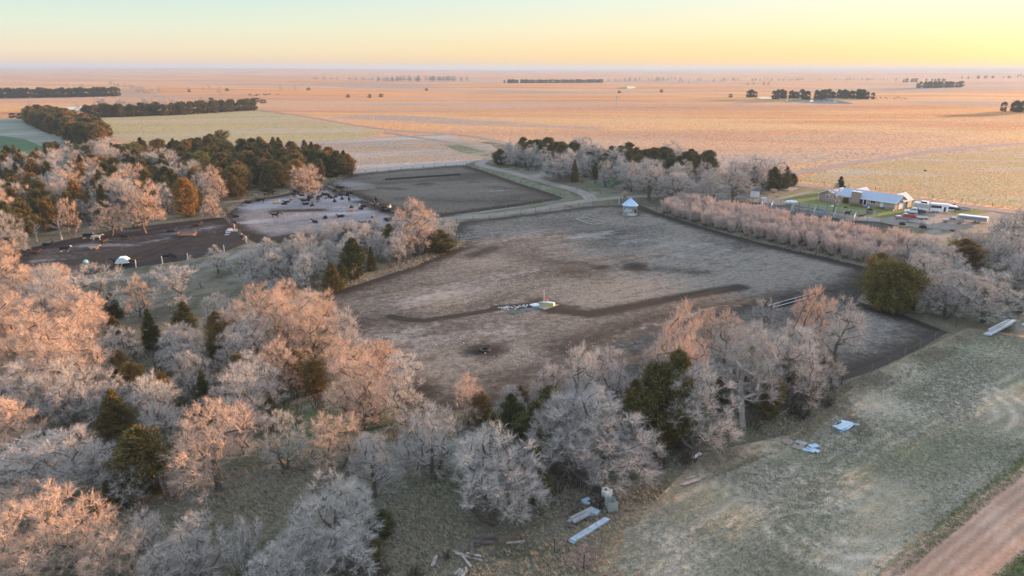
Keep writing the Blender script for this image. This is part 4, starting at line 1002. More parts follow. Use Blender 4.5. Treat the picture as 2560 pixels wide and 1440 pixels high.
fence([(1165, 414), (1205, 425), (1300, 457), (1400, 488), (1409, 496), (1300, 516), (1108, 543)], 'wire fence along the lane side of the upper pen')
fence([(812, 462), (880, 439), (1000, 426), (1165, 414)], 'wire fence along the far side of the upper pen')
fence([(812, 463), (905, 500), (985, 530), (1090, 546)], 'wire fence dividing the upper pen from the cattle pen')
fence([(560, 546), (612, 504), (700, 491), (812, 463)], 'wire fence below the cedar wood along the cattle pen')
fence([(34, 635), (130, 614), (300, 577), (545, 548), (560, 546)], 'wire fence along the far side of the dark lower pen')
fence([(560, 548), (572, 562), (600, 592)], 'wire fence between the dark pen and the cattle pen above the waterer')
fence([(34, 636), (32, 700)], 'wire fence at the left end of the dark lower pen')
fence([(615, 612), (560, 634), (470, 655), (340, 675)], 'wire fence with pale posts below the dark lower pen', me_=postw_me, step=7)
fence([(620, 612), (760, 613), (860, 609), (980, 593), (1060, 567)], 'wire fence on the near side of the cattle pen')
fence([(1440, 474), (1500, 484), (1580, 482), (1650, 484)], 'wire fence in front of the windbreak trees by the lane')
fence([(1225, 392), (1350, 430), (1440, 455)], 'wire fence under the left windbreak trees')
fence([(1100, 364), (1160, 375), (1225, 384)], 'wire fence round the little paddock by the county road')
fence([(2000, 452), (2120, 464), (2330, 490), (2560, 518)], 'low wire fence along the far side of the county road', step=9)
# gates
def pipe_gate(a, b, label, m, h=1.5, rails=5, ends=True, z0=.25, name='pipe_gate', cat='gate'):
    A_, B_ = a.copy(), b.copy(); o = empty(name, A_, 0, label, cat); d = B_-A_
    mb = MB()
    for k in range(rails): mb.tube(Vector((0, 0, z0+(h-z0)*k/(rails-1))), d+Vector((0, 0, z0+(h-z0)*k/(rails-1))), .035, .035, 5)
    for k in range(4): mb.tube(d*k/3+Vector((0, 0, z0)), d*k/3+Vector((0, 0, h)), .03, .03, 5)
    mb.build('rails', m, o)
    if ends:
        for q_ in (Vector((0, 0, 0)), d): link('post', postw_me, o, q_*1.02)
    return o
pipe_gate(P(605, 603), P(617, 612), 'faded red pipe gate between the two cattle pens', m_redpaint, 1.9, 6)
pipe_gate(P(1546, 509), P(1552, 497), 'dark pipe gate across the track beside the wire crib', m_dark, 1.5)
pipe_gate(P(1160, 414), P(1175, 405), 'pale pipe gate at the far corner of the upper pen', m_postw, 1.5)
for x, y, lab in [(1390, 1380, 'single steel fence post in the grass below the tin sheet'), (1464, 1422, 'single steel fence post at the bottom beside the brick patch'), (2390, 812, 'dark corner post at the tip of the small pen'), (2104, 958, 'short dark post at the near corner of the small pen'), (2462, 1232, None)]:
    if lab: p = P(x, y); tag(MB().tube((0, 0, 0), (0, 0, 1.6), .06, .06, 6).box((0, 0, 1.6), (.14, .14, .05)).build('fence_post', m_dark, None, p), lab, 'post')
p = P(1156, 590); 
# ------------------------------------------------------------------ utility poles
pole_v = MB().tube((0, 0, 0), (0, 0, 1), .018, .014, 7)
def pole(x, y, h, label, cross=True, base=None, m=m_postw):
    p = P(x, y); p.z = float(terrain(np.array([p.x]), np.array([p.y]))[0])
    o = empty('utility_pole', p, 0, label, 'pole', 'power poles along the county road')
    MB().tube((0, 0, 0), (0, 0, h), .16, .11, 7).build('shaft', m, o)
    if cross: MB().box((0, 0, h-.5), (1.8, .1, .12)).tube((-.7, 0, h-.44), (-.7, 0, h-.2), .05).tube((.7, 0, h-.44), (.7, 0, h-.2), .05).build('crossarm', m, o)
    return o
for x, y, h in [(199, 301, 9), (370, 293, 9), (525, 285, 9), (645, 281, 9), (848, 309, 9), (932, 316, 9), (1030, 327, 9), (1155, 337, 9), (1289, 353, 9), (1700, 408, 9), (2037, 412, 8)]:
    pole(x, y, h, 'thin pale power pole along the county road')
yp = P(2297, 496); o = empty('yard_light_pole', yp, 0, 'tall thin pole with a dark lamp head in the pasture behind the house', 'pole')
MB().tube((0, 0, 0), (0, 0, 11), .14, .10, 7).build('shaft', m_postw, o)
MB().box((0, 0, 11.1), (.7, .7, .4)).tube((0, 0, 10.8), (.5, 0, 11.3), .06).build('lamp_head', m_dark, o)
# windmill far off
p = P(1537, 262); p.z = float(terrain(np.array([p.x]), np.array([p.y]))[0]); o = empty('windmill', p, .5, 'tiny windmill standing alone on the far prairie', 'windmill')
mb = MB(); [mb.tube((sx*1.3, sy*1.3, 0), (sx*.2, sy*.2, 10), .09, .06, 4) for sx in (-1, 1) for sy in (-1, 1)]
[mb.tube((sx*1.3*(1-z/10*.85), -1.3*(1-z/10*.85), z), (-sx*1.3*(1-(z+2)/10*.85), -1.3*(1-(z+2)/10*.85), z+2), .05, .05, 4) for z in (1, 4, 7) for sx in (-1, 1)]
mb.build('tower', m_galv, o)
mb = MB(); [mb.box((1.1*math.cos(a)*1, -.4, 10+1.1*math.sin(a)), (1.5, .04, .4), 0, ry=-a) for a in [i*math.pi/6 for i in range(12)]]; mb.build('wheel', m_galv, o)
MB().box((0, 1.2, 10), (.05, 2.2, .1)).box((0, 2.4, 10), (.05, 1.0, .9)).build('tail_vane', m_galv, o)
# ------------------------------------------------------------------ wire crib with conical roof
p = P(1573, 536); o = empty('corn_crib', p, 0, 'round wire corn crib with a conical tin roof in the blue-grey of reflected sky in the feedlot corner', 'corn crib')
rc = M(18, p)*.98; hw = 3.0
MB().lathe((0, 0, 0), [(0, .02), (rc+.28, .0), (rc+.30, .30), (rc+.05, .34), (0, .32)], 28).build('concrete_base', m_conc, o)
mb = MB()
for i in range(40):
    a = 2*math.pi*i/40; mb.tube((rc*math.cos(a), rc*math.sin(a), .33), (rc*math.cos(a), rc*math.sin(a), .33+hw), .022, .022, 3, cap=False)
for k in range(16):
    z = .36+hw*k/15; 
    for i in range(28):
        a, b = 2*math.pi*i/28, 2*math.pi*(i+1)/28; mb.tube((rc*math.cos(a), rc*math.sin(a), z), (rc*math.cos(b), rc*math.sin(b), z), .026, .026, 3, cap=False)
mb.build('mesh_wall', m_galv, o)
mroof = mat('sky_tinted_tin', (.34, .50, .66), .38, .25, .08, 1.2)  # blue of the reflected sky is painted into the roof colour
rf = MB(); n = 32
prof = [(rc+.30, .30+hw), (rc+.32, .42+hw), (.35, 2.5+hw), (.33, 2.72+hw), (.02, 2.8+hw)]
rf.lathe((0, 0, 0), prof, n)
for i in range(16):
    a = 2*math.pi*i/16; rf.tube(((rc+.3)*math.cos(a), (rc+.3)*math.sin(a), .45+hw), (.38*math.cos(a), .38*math.sin(a), 2.5+hw), .035, .03, 4)
ro = rf.build('roof', mroof, o)
a = -.35; MB().box(((rc*.62)*math.cos(a), (rc*.62)*math.sin(a), 1.27+hw), (1.0, .5, .06), a, ry=.71).build('roof_hatch', m_dark, ro)
link('door', MB().box((rc*.62, -rc*.80, 1.6), (.9, .05, 1.0), .66).mesh('door', m_dark), o)
sk = MB(); sk.lathe((-.5, -.2, 1.2), [(0, 1.3), (.5, 1.2), (1.0, .7), (1.1, .1), (.2, 0)], 9); sk.box((-1.2, -.5, 1.5), (1.2, .7, .8), .5); sk.tube((-.5, -.2, .33), (-.5, -.2, 1.4), .1)
tag(sk.build('plastic_tank', m_white, None, p), 'white crumpled tank stored inside the wire crib', 'tank')
sk = MB(); sk.lathe((.4, -.7, .33), [(1.5, 0), (1.2, .4), (.5, .6), (0, .65)], 12); sk.box((1.2, -.9, .75), (1.2, .8, .7), .3); sk.box((-.4, -1.1, .55), (.9, .6, .4), -.3)
tag(sk.build('bag_heap', m_white, None, p), 'heap of white bags on the floor of the wire crib', 'bags')
p = P(1604, 539); tag(MB().box((0, 0, .16), (1.0, .6, .32), .1, taper=.85).build('salt_tub', m_conc, None, p), 'small pale block on the ground right of the crib', 'block')
# concrete slab ruin
o_p = W([(1438, 548), (1462, 545), (1508, 556), (1511, 559), (1484, 563), (1470, 560)])
c = Vector((*np.mean(o_p, 0), 0)); o = empty('concrete_footing', c, 0, 'old square concrete footing with a raised rim left of the crib', 'foundation')
rim = MB()
for i in range(6):
    a, b = Vector((*o_p[i], 0))-c, Vector((*o_p[(i+1) % 6], 0))-c
    d = b-a; rim.box((a+b)/2+Vector((0, 0, .2)), (d.length+.3, .45, .42), math.atan2(d.y, d.x))
rim.build('rim', m_conc, o)
MB().box((.3, .2, .18), (1.5, .7, .3), .2).build('broken_slab', m_conc, o)
# waterer in the feedlot
s4 = [P(1333, 766), P(1359, 758), P(1398, 763), P(1360, 775)]; c = sum(s4, Vector())/4
o = empty('cattle_waterer', c, 0, 'green-yellow cattle waterer on a concrete slab in the middle of the feedlot', 'waterer')
mb = MB(); mb.add([q_-c+Vector((0, 0, z)) for z in (.02, .22) for q_ in s4], [(0, 1, 2, 3), (7, 6, 5, 4), (0, 4, 5, 1), (1, 5, 6, 2), (2, 6, 7, 3), (3, 7, 4, 0)]); mb.build('slab', m_conc, o)
q_ = P(1371, 764)-c; MB().box(q_+Vector((0, 0, .5)), (2.6, 1.15, .58), -.35, taper=.92).build('trough', mat('yellow_green_paint', (.38, .42, .17), .5), o)
MB().box(q_+Vector((0, 0, .80)), (2.2, .85, .04), -.35).build('water', m_ice, o)
q2 = P(1366, 760)-c; MB().lathe(q2+Vector((0, 0, .8)), [(0, 0), (.42, .02), (.42, .22), (0, .28)], 12).build('red_float_cover', mat('red_paint', (.45, .05, .06), .45), o)
q3 = P(1360, 762)-c; MB().tube(q3, q3+Vector((0, 0, 2.9)), .09, .07, 7).box(q3+Vector((0, 0, 2.9)), (.3, .25, .45)).build('hydrant_post', m_postw, o)
tag(MB().lathe(P(1353, 762)+Vector((0, 0, .24)), [(0, 0), (.55, .02), (.5, .35), (0, .4)], 9).build('stone_block', m_conc), 'grey round block on the slab beside the waterer', 'block')
icep = [P(*q_) for q_ in [(1324, 764), (1336, 761), (1350, 760), (1352, 765), (1342, 768), (1333, 768)]]
mb = MB(); mb.add([(v.x, v.y, z) for z in (.06, .30) for v in icep], [tuple(range(5, -1, -1)), tuple(range(6, 12))]+[(i, (i+1) % 6, 6+(i+1) % 6, 6+i) for i in range(6)]); tag(mb.build('ice_sheet', m_ice), 'pale blue sheet of ice beside the waterer slab', None, None, 'stuff')
mb = MB()
for i in range(90):
    t = random.random()**.8; q_ = P(1325-t*75+random.gauss(0, 3), 766+t*5+random.gauss(0, 2.2)); r_ = random.uniform(.06, .2)
    mb.box(q_+Vector((0, 0, .05)), (r_*2, r_, .12), random.random()*3)
tag(mb.build('ice_chunks', m_ice), 'scatter of broken ice in the wet streak left of the waterer', None, None, 'stuff')
mb = MB()
for i in range(260):
    pl = random.choice([((900, 850), (1200, 860)), ((1000, 760), (1500, 700)), ((1300, 600), (1900, 660)), ((1200, 900), (1600, 860))])
    t = random.random(); q_ = P(pl[0][0]+(pl[1][0]-pl[0][0])*t+random.gauss(0, 25), pl[0][1]+(pl[1][1]-pl[0][1])*t+random.gauss(0, 14)); r_ = random.uniform(.05, .12)
    mb.box(q_+Vector((0, 0, .12)), (r_*2, r_, .1), random.random()*3)
tag(mb.build('frozen_clods', mat('pale_clods', (.4, .38, .36), .9)), 'small pale frozen clods strewn over the pens', None, None, 'stuff')
def tyre(p, r, label, m=m_black, h=.3, name='tractor_tyre', cat='tyre'):
    k = 14; mb = MB(); prof = [(r*.55, .04), (r*.9, 0), (r, h*.3), (r, h*.7), (r*.9, h), (r*.55, h*.95), (r*.5, h*.5), (r*.55, .04)]
    return tag(mb.lathe((0, 0, 0), prof, 18).build(name, m, None, p), label, cat)
tyre(P(1213, 877), 1.0, 'big tyre tank sunk in a dark hollow at the near end of the feedlot', h=.35)
# feed bunk in the feedlot behind the tall row
def bunk(a, b, w_, label, m, name='feed_bunk'):
    d = b-a; L = d.length; o = empty(name, a, math.atan2(d.y, d.x), label, 'feed bunk')
    MB().box((L/2, -w_/2, .25), (L, .08, .48)).box((L/2, w_/2, .25), (L, .08, .48)).build('side_walls', m_dark, o)
    MB().box((L/2, -w_/2, .51), (L, .07, .04)).box((L/2, w_/2, .51), (L, .07, .04)).build('rim', m, o)
    MB().box((L/2, 0, .08), (L, w_-.13, .10)).build('trough_floor', m_dark, o)
    mb = MB(); n = max(3, int(L/2.4))
    for i in range(n): mb.box((L*(i+.5)/n, 0, .5), (.08, w_-.13, .08))
    mb.build('cross_ties', m_dark, o); return o
bunk(P(1926, 768), P(2030, 738), 1.3, 'long feed bunk with white edges partly behind the tall row of trees', m_white)
bunk(P(962, 452), P(1148, 438), 1.4, 'long dark feed bunk across the upper pen', m_dark)
# waterer between the cattle pens
c = P(578, 582); o = empty('cattle_waterer', c, .3, 'red and white waterer where the two cattle pens meet', 'waterer')
MB().box((0, 0, .12), (3.2, 2.6, .2)).build('slab', m_conc, o); MB().box((-.3, 0, .5), (1.4, .9, .55), .3, taper=.9).build('trough', m_white, o)
MB().box((-.3, 0, .82), (1.0, .6, .1), .3).build('lid', m_redpaint, o); MB().tube((.9, .2, .2), (.9, .2, 2.2), .08, .07, 7).build('hydrant_post', m_postw, o)
tag(MB().box(P(569, 587)+Vector((0, 0, .08)), (1.3, .5, .14), .3).box(P(566, 592)+Vector((0, 0, .08)), (1.1, .4, .13), .2).build('ice_sheet', m_ice), 'broken ice plates beside the red and white waterer', None, None, 'stuff')
# hay ring, mineral feeder, blue tub
c = P(468, 594); o = empty('hay_feeder', c, .1, 'rusty low hay feeder in the middle of the dark pen', 'hay feeder')
mb = MB()
for z in (.35, .7, 1.0):
    for s_ in (-1, 1): mb.tube((-2.4, s_*.8, z), (2.4, s_*.8, z), .05, .05, 5); mb.tube((s_*2.4, -.8, z), (s_*2.4, .8, z), .05, .05, 5)
for i in range(7):
    for s_ in (-1, 1): mb.tube((-2.4+.8*i, s_*.8, .05), (-2.4+.8*i, s_*.8, 1.0), .05, .05, 5)
mb.build('frame', m_rustp, o); MB().box((0, 0, .28), (4.4, 1.35, .4), 0, taper=.8).build('leftover_hay', mat('old_hay', (.30, .25, .17), .95, 0, .3, 4), o)
c = P(309, 668); o = empty('mineral_feeder', c, .25, 'white domed cattle feeder at the near edge of the dark pen', 'feeder')
w0 = M(34, c)
MB().box((0, 0, .35), (w0*.9, w0*.55, .35)).build('tray', m_black, o)
MB().prism([(-w0/2, .75), (-w0*.36, 1.5), (-w0*.2, 1.95), (w0*.16, 1.95), (w0*.36, 1.45), (w0/2, .75), (w0*.46, .6), (-w0*.46, .6)], -w0*.3, w0*.3).build('canopy', m_whiteplastic, o)
mb = MB(); [mb.tube((sx*w0*.42, sy*w0*.25, 0), (sx*w0*.42, sy*w0*.25, .8), .05) for sx in (-1, 1) for sy in (-1, 1)]; mb.build('legs', m_dark, o)
c = P(214, 664); tag(MB().lathe((0, 0, 0), [(0, 0), (.55, .02), (.62, .35), (.5, .62), (.2, .8), (0, .82)], 12).build('feed_tub', mat('teal_plastic', (.12, .42, .48), .5), None, c), 'teal domed tub in the dark pen left of the white feeder', 'tub')
# ------------------------------------------------------------------ cattle
def skin(name, verts, edges, radii, mats, root=0):
    me = bpy.data.meshes.new(name+'_src'); me.from_pydata(verts, edges, []); ob = bpy.data.objects.new(name+'_src', me); col.objects.link(ob)
    ob.modifiers.new('s', 'SKIN'); ob.modifiers.new('u', 'SUBSURF').levels = 1
    for i, r_ in enumerate(radii):
        me.skin_vertices[0].data[i].radius = (r_, r_) if not isinstance(r_, tuple) else r_; me.skin_vertices[0].data[i].use_root = (i == root)
    dg = bpy.context.evaluated_depsgraph_get(); dg.update()
    m2 = bpy.data.meshes.new_from_object(ob.evaluated_get(dg)); m2.name = name
    bpy.data.objects.remove(ob); bpy.data.meshes.remove(me)
    m2.materials.clear(); [m2.materials.append(q_) for q_ in mats]
    for f in m2.polygons: f.use_smooth = True
    return m2
def cow_mesh(pose, mats, face=False):
    V, Ed, Rd = [], [], []
    def v(x, y, z, r_, p=None):
        V.append((x, y, z)); Rd.append(r_)
        if p is not None: Ed.append((p, len(V)-1))
        return len(V)-1
    dz = 0 if pose != 'lie' else -.62
    a = v(-.15, 0, 1.0+dz, (.37, .36)); b = v(.45, 0, 1.0+dz, (.36, .34), a); c = v(.78, 0, 1.08+dz, (.25, .22), b)
    hp = v(-.75, 0, 1.06+dz, (.31, .28), a); rp = v(-.98, 0, 1.08+dz, (.16, .15), hp)
    if pose == 'graze': n1 = v(1.02, 0, .85, .17, c); n2 = v(1.2, .05, .5, .13, n1); hd = v(1.36, .08, .28, .12, n2); mz = v(1.5, .1, .1, .08, hd)
    elif pose == 'lie': n1 = v(1.02, .06, .72, .17, c); n2 = v(1.16, .16, .92, .14, n1); hd = v(1.32, .28, .9, .12, n2); mz = v(1.52, .42, .76, .08, hd)
    else: n1 = v(1.05, 0, 1.22, .17, c); n2 = v(1.24, 0, 1.38, .14, n1); hd = v(1.45, 0, 1.36, .125, n2); mz = v(1.70, 0, 1.18, .085, hd)
    for s_ in (-1, 1): v(V[hd][0]-.10, V[hd][1]+s_*.2, V[hd][2]+.06, .03, hd)
    t1 = v(-1.1, 0, .85+dz*.7, .035, rp); v(-1.12, 0, max(.5+dz, .12), .035, t1)
    if pose == 'lie':
        for s_ in (-1, 1):
            k = v(.55, s_*.33, .2, .11, b); k = v(.95, s_*.36, .12, .07, k); v(.7, s_*.42, .07, .05, k)
            k = v(-.5, s_*.42, .22, .14, hp); k = v(-.1, s_*.52, .12, .08, k); v(-.4, s_*.6, .06, .05, k)
    else:
        for s_, f_ in ((-1, .08), (1, -.06)):
            k = v(.62, s_*.2, .72, .12, b); k = v(.64+f_, s_*.2, .42, .07, k); k = v(.64+f_*1.6, s_*.2, .12, .05, k); v(.68+f_*1.6, s_*.2, .04, .055, k)
            k = v(-.72, s_*.2, .74, .15, hp); k = v(-.62-f_, s_*.2, .52, .09, k); k = v(-.80-f_, s_*.2, .36, .06, k); k = v(-.78-f_, s_*.2, .1, .048, k); v(-.73-f_, s_*.2, .04, .055, k)
    m2 = skin('body', V, Ed, Rd, mats)
    if face:
        h_ = Vector(V[hd]); mm = Vector(V[mz])
        for f in m2.polygons:
            if (f.center-h_).length < .22 or (f.center-mm).length < .2: f.material_index = 1
            if pose != 'lie' and f.center.z < .3: f.material_index = 1
    return m2
hide = {'black': mat('black_hide', (.012, .011, .011), .7), 'brown': mat('brown_hide', (.09, .035, .02), .8), 'tan': mat('tan_hide', (.42, .27, .17), .85), 'cream': mat('cream_hide', (.50, .44, .36), .85), 'w': mat('white_face_hair', (.62, .58, .53), .85)}
COW = {}
for pose in ('stand', 'graze', 'lie'):
    for cc, face in (('black', 0), ('black', 1), ('brown', 0), ('tan', 0), ('cream', 0)):
        if pose == 'graze' and cc != 'black': continue
        COW[(pose, cc, face)] = cow_mesh(pose, [hide[cc], hide['w']], bool(face))
def cow(x, y, pose, cc='black', face=0, rz=None, label=None):
    p = P(x, y)
    o = link('cow', COW.get((pose, cc, face)) or COW[('stand', cc, face)], None, p, random.uniform(0, 6.28) if rz is None else rz)
    s_ = random.uniform(1.08, 1.24); o.scale = (s_, s_, s_)
    ds = {'stand': 'standing', 'graze': 'with its head down', 'lie': 'lying'}[pose]
    if label is None:
        lab = ('white-faced ' if face else '')+cc+' cow '+ds+(' in the herd on the frosted pen' if x > 556 else ' on the dark muddy pen'); grp = lab.replace(' cow ', ' cows ')
        tag(o, lab, 'cow', grp)
    else: tag(o, label, 'cow')
    return o
for x, y, k in [(265, 620, 's'), (350, 660, 'l'), (477, 522, 'l'), (572, 499, 'l'), (600, 515, 's'), (648, 455, 's'), (695, 445, 's'), (735, 662, 's'), (785, 640, 's'), (930, 405, 'l'), (1035, 406, 'l'), (920, 460, 's'), (975, 432, 'l'), (1000, 447, 'l'), (890, 488, 't'), (745, 525, 't'), (850, 515, 'l'), (825, 532, 'l'), (990, 472, 'c'), (1015, 498, 'l'), (1060, 493, 'l'), (1085, 468, 'l'), (1120, 408, 'l'), (1150, 405, 'l'), (1110, 438, 'l'), (1200, 395, 's'), (1170, 460, 'l'), (1215, 438, 'f'), (1242, 440, 'l'), (1235, 468, 't'), (1285, 467, 'l'),
        (1330, 456, 'l'), (1315, 400, 'l'), (1385, 388, 's'), (1392, 405, 'l'), (1375, 438, 'l'), (1445, 438, 'l'), (1470, 440, 's'), (1395, 477, 'l'), (1322, 500, 'l'), (1160, 500, 's'), (1465, 498, 's'), (1040, 532, 'l'), (1100, 543, 'l'), (1350, 360, 'l'), (1725, 492, 's'), (1485, 558, 'l'), (1610, 553, 'f'), (1580, 576, 'l'), (1485, 592, 't'), (1735, 553, 's'), (1798, 562, 'l'), (1860, 562, 'c'), (1795, 590, 'l'), (1842, 593, 'l'), (1815, 575, 's'), (1230, 665, 'l'),
        (1385, 652, 'l'), (1130, 709, 'l'), (1700, 662, 'l'), (1605, 717, 'l'), (1670, 712, 'l'), (1840, 680, 'l'), (1862, 688, 'l'), (345, 745, 's'), (330, 776, 'g'), (445, 880, 's'), (1265, 455, 'l'), (1070, 470, 'f'), (1140, 415, 't')]:
    X_, Y_ = x/3.938+500, y/3.938+380
    q_ = {'s': ('stand', 'black', 0), 'g': ('graze', 'black', 0), 'l': ('lie', 'black', 0), 't': ('lie', 'tan', 0), 'c': ('lie', 'cream', 0), 'f': ('lie', 'black', 1)}[k]
    cow(X_, Y_, *q_)
for x, y, pose, cc, fc, rz, lab in [(85, 642, 'lie', 'brown', 0, .2, 'brown cow lying at the far left of the dark pen'), (117, 622, 'lie', 'black', 0, 0, 'black cow lying near the left fence of the dark pen'), (162, 637, 'stand', 'black', 1, .1, 'black white-faced cow standing left of the lying tan cow'), (235, 630, 'lie', 'tan', 0, .1, 'tan cow lying in the dark pen'),
        (261, 618, 'stand', 'black', 0, 1.3, 'black cow standing end-on below the far fence of the dark pen'), (311, 606, 'stand', 'black', 0, 2.9, 'black cow standing in the middle of the dark pen'), (219, 604, 'stand', 'black', 1, .05, 'black white-faced cow standing at the far fence of the dark pen'), (242, 607, 'graze', 'cream', 0, .3, 'cream cow beside the white-faced cow at the far fence'),
        (428, 585, 'lie', 'black', 0, .7, 'black cow lying above the hay feeder'), (490, 570, 'lie', 'brown', 0, .3, 'brown cow lying near the far fence right of the hay feeder'), (338, 577, 'stand', 'black', 0, 1.4, 'black cow at the wood edge behind the dark pen'), (293, 668, 'stand', 'black', 0, 3.0, 'black cow half hidden behind the white domed feeder'), (331, 668, 'stand', 'brown', 0, .2, 'brown cow right of the white domed feeder'), (415, 655, 'stand', 'black', 0, .4, 'black cow at the near fence of the dark pen'), (435, 655, 'stand', 'black', 0, 2.6, 'second black cow at the near fence, right of the first')]:
    cow(x, y, pose, cc, fc, rz, lab)
for i in range(26):
    x = random.gauss(655, 22); y = 244+random.gauss(0, 1.2)+(x-655)*-.03; cow_o = cow(x, y, 'stand', 'black', 0, None, None); cow_o.location.z = float(terrain(np.array([cow_o.location.x]), np.array([cow_o.location.y]))[0]); cow_o['label'] = 'speck of a black cow in the far herd on the prairie'; cow_o['group'] = 'far herd on the prairie'
for i in range(12):
    x = random.uniform(2180, 2270); y = 246+random.gauss(0, 1.2); cow_o = cow(x, y, 'stand', 'black', 0, None, None); cow_o.location.z = float(terrain(np.array([cow_o.location.x]), np.array([cow_o.location.y]))[0]); cow_o['label'] = 'speck of a black cow in the herd right of the pond grove'; cow_o['group'] = 'far herd right of the pond grove'
# ------------------------------------------------------------------ ranch house
m_siding = mat('beige_siding', (.40, .35, .28), .8, 0, .06, 1.0)
m_brick = mat('tan_brick', (.30, .235, .20), .9, 0, .18, 6.0)
m_shingle = mat('blue_grey_shingles', (.30, .37, .46), .85, 0, .10, 3.0)
m_shingle_dark = mat('dark_shingles', (.12, .12, .13), .9, 0, .15, 3.0)  # darker shingle colour of the shed roof
A_, B_, C_ = P(2094, 499.4), P(2235, 520), P(2271.5, 513.7)
hd = (B_-A_).normalized(); hrz = math.atan2(hd.y, hd.x)
L = (B_-A_).length; D = abs((C_-B_).dot(Vector((-hd.y, hd.x, 0))))
D = max(8.5, min(D, 12))
house = empty('ranch_house', A_, hrz, 'long low ranch house with a blue-grey roof and a big brick chimney', 'house')
hw = 2.6; ov = .5; rise = D*.235
MB().box((L/2, D/2, hw/2), (L, D, hw)).build('walls', m_siding, house)
MB().prism([(0, 0), (L, 0), (L, .85), (0, .85)], -.03, -.004).build('brick_skirt', m_brick, house)
def gable_roof(mb, x0, x1, y0, y1, z, r_, o_=.5, t=.14, axis='x'):
    if axis == 'x':
        ym = (y0+y1)/2; sl_ = r_/((y1-y0)/2)
        pr = [(y0-o_, z-sl_*o_), (ym, z+r_), (y1+o_, z-sl_*o_), (y1+o_, z-sl_*o_+t), (ym, z+r_+t), (y0-o_, z-sl_*o_+t)]
        vs = [(x, a, b) for x in (x0-o_*.7, x1+o_*.7) for a, b in pr]
    else:
        xm = (x0+x1)/2; sl_ = r_/((x1-x0)/2)
        pr = [(x0-o_, z-sl_*o_), (xm, z+r_), (x1+o_, z-sl_*o_), (x1+o_, z-sl_*o_+t), (xm, z+r_+t), (x0-o_, z-sl_*o_+t)]
        vs = [(a, y, b) for y in (y0-o_*.7, y1+o_*.7) for a, b in pr]
    n = 6
    mb.add(vs, [(0, 1, 4, 5), (1, 2, 3, 4), (11, 10, 7, 6), (10, 9, 8, 7)]+[(i, 6+i, 6+(i+1) % 6, (i+1) % 6) for i in range(6)])
    return mb
rf = gable_roof(MB(), 0, L, 0, D, hw+.02, rise).build('roof', m_shingle, house)
# gable infills
MB().add([(0.001, 0, hw), (0.001, D, hw), (0.001, D/2, hw+rise), (.15, 0, hw), (.15, D, hw), (.15, D/2, hw+rise)], [(0, 1, 2), (5, 4, 3), (0, 3, 4, 1), (1, 4, 5, 2), (2, 5, 3, 0)]).build('left_gable', m_siding, house)
MB().add([(L-.15, 0, hw), (L-.15, D, hw), (L-.15, D/2, hw+rise), (L-.001, 0, hw), (L-.001, D, hw), (L-.001, D/2, hw+rise)], [(0, 1, 2), (5, 4, 3), (0, 3, 4, 1), (1, 4, 5, 2), (2, 5, 3, 0)]).build('right_gable', m_siding, house)
# white trim
MB().prism([(-.35, hw-.30), (L+.35, hw-.30), (L+.35, hw-.08), (-.35, hw-.08)], -ov-.10, -ov-.02).build('gutter', m_white, house)
sl_ = rise/(D/2); mb = MB()
for s0, s1 in (((L+.40, -ov, hw-sl_*ov), (L+.40, D/2, hw+rise)), ((L+.40, D+ov, hw-sl_*ov), (L+.40, D/2, hw+rise))):
    mb.tube(Vector(s0)+Vector((0, 0, .08)), Vector(s1)+Vector((0, 0, .08)), .11, .11, 4)
mb.build('rake_board', m_white, house)
for x_, y_ in ((L-.1, -.18), (9.5*L/30, -.2)): MB().tube((x_, y_, .1), (x_, y_, hw-.2), .07, .07, 5).tube((x_, y_, .15), (x_+.1, y_-.8, .05), .07, .07, 5).build('downspout', m_white, house)
# wings behind: cross gables facing away
for x0, x1, nm in ((L*.08, L*.30, 'rear_wing_roof'), (L*.76, L*1.02, 'rear_wing_roof')):
    MB().box(((x0+x1)/2, D+1.6, hw/2), (x1-x0, 3.2-.01, hw)).build('rear_wing', m_siding, house)
    gable_roof(MB(), x0, x1, D*.55, D+3.4, hw+.05, rise*1.0, .4, .14, 'y').build(nm, mat('pale_shingles', (.46, .47, .48), .85) if x0 < L/2 else bpy.data.materials['pale_shingles'], house)
# left wing toward the camera
wx0, wx1, wy0 = -.5-6.2*.9, .4, -2.6
MB().box(((wx0+wx1)/2, (wy0+D)/2-.5, hw/2), (wx1-wx0, D-wy0-1.02, hw-.01)).build('left_wing', m_brick, house)
gable_roof(MB(), wx0, wx1, wy0, D-1, hw+.03, rise*.72, .45, .14, 'y').build('left_wing_roof', m_shingle, house)
xm = (wx0+wx1)/2
MB().add([(wx0, wy0+.001, hw), (wx1, wy0+.001, hw), (xm, wy0+.001, hw+rise*.72), (wx0, wy0+.15, hw), (wx1, wy0+.15, hw), (xm, wy0+.15, hw+rise*.72)], [(0, 1, 2), (5, 4, 3), (0, 3, 4, 1), (1, 4, 5, 2), (2, 5, 3, 0)]).build('left_wing_gable', m_brick, house)
mb = MB(); [mb.tube((sx, wy0-.38, hw-.1), (xm, wy0-.38, hw+rise*.72+.12), .09, .09, 4) for sx in (wx0-.45, wx1+.45)]; mb.build('rake_board', m_white, house)
for sx in (wx0, wx1): MB().tube((sx, wy0-.12, .1), (sx, wy0-.12, hw-.1), .07, .07, 5).build('downspout', m_white, house)
def window(x, w_, z, h_, y=0, mull=2):
    f = MB().box((x, y-.05, z+h_/2), (w_+.22, .08, h_+.22)).build('window', m_white, house)
    for k in range(mull): MB().box((x-w_/2+w_*(k+.5)/mull, y-.10, z+h_/2), (w_/mull-.1, .03, h_)).build('pane', m_glass, f)
window(L*.085, 1.5, 1.25, 1.1); window(L*.62, 1.6, 1.25, 1.1); window(xm, 1.1, 1.2, 1.2, wy0)
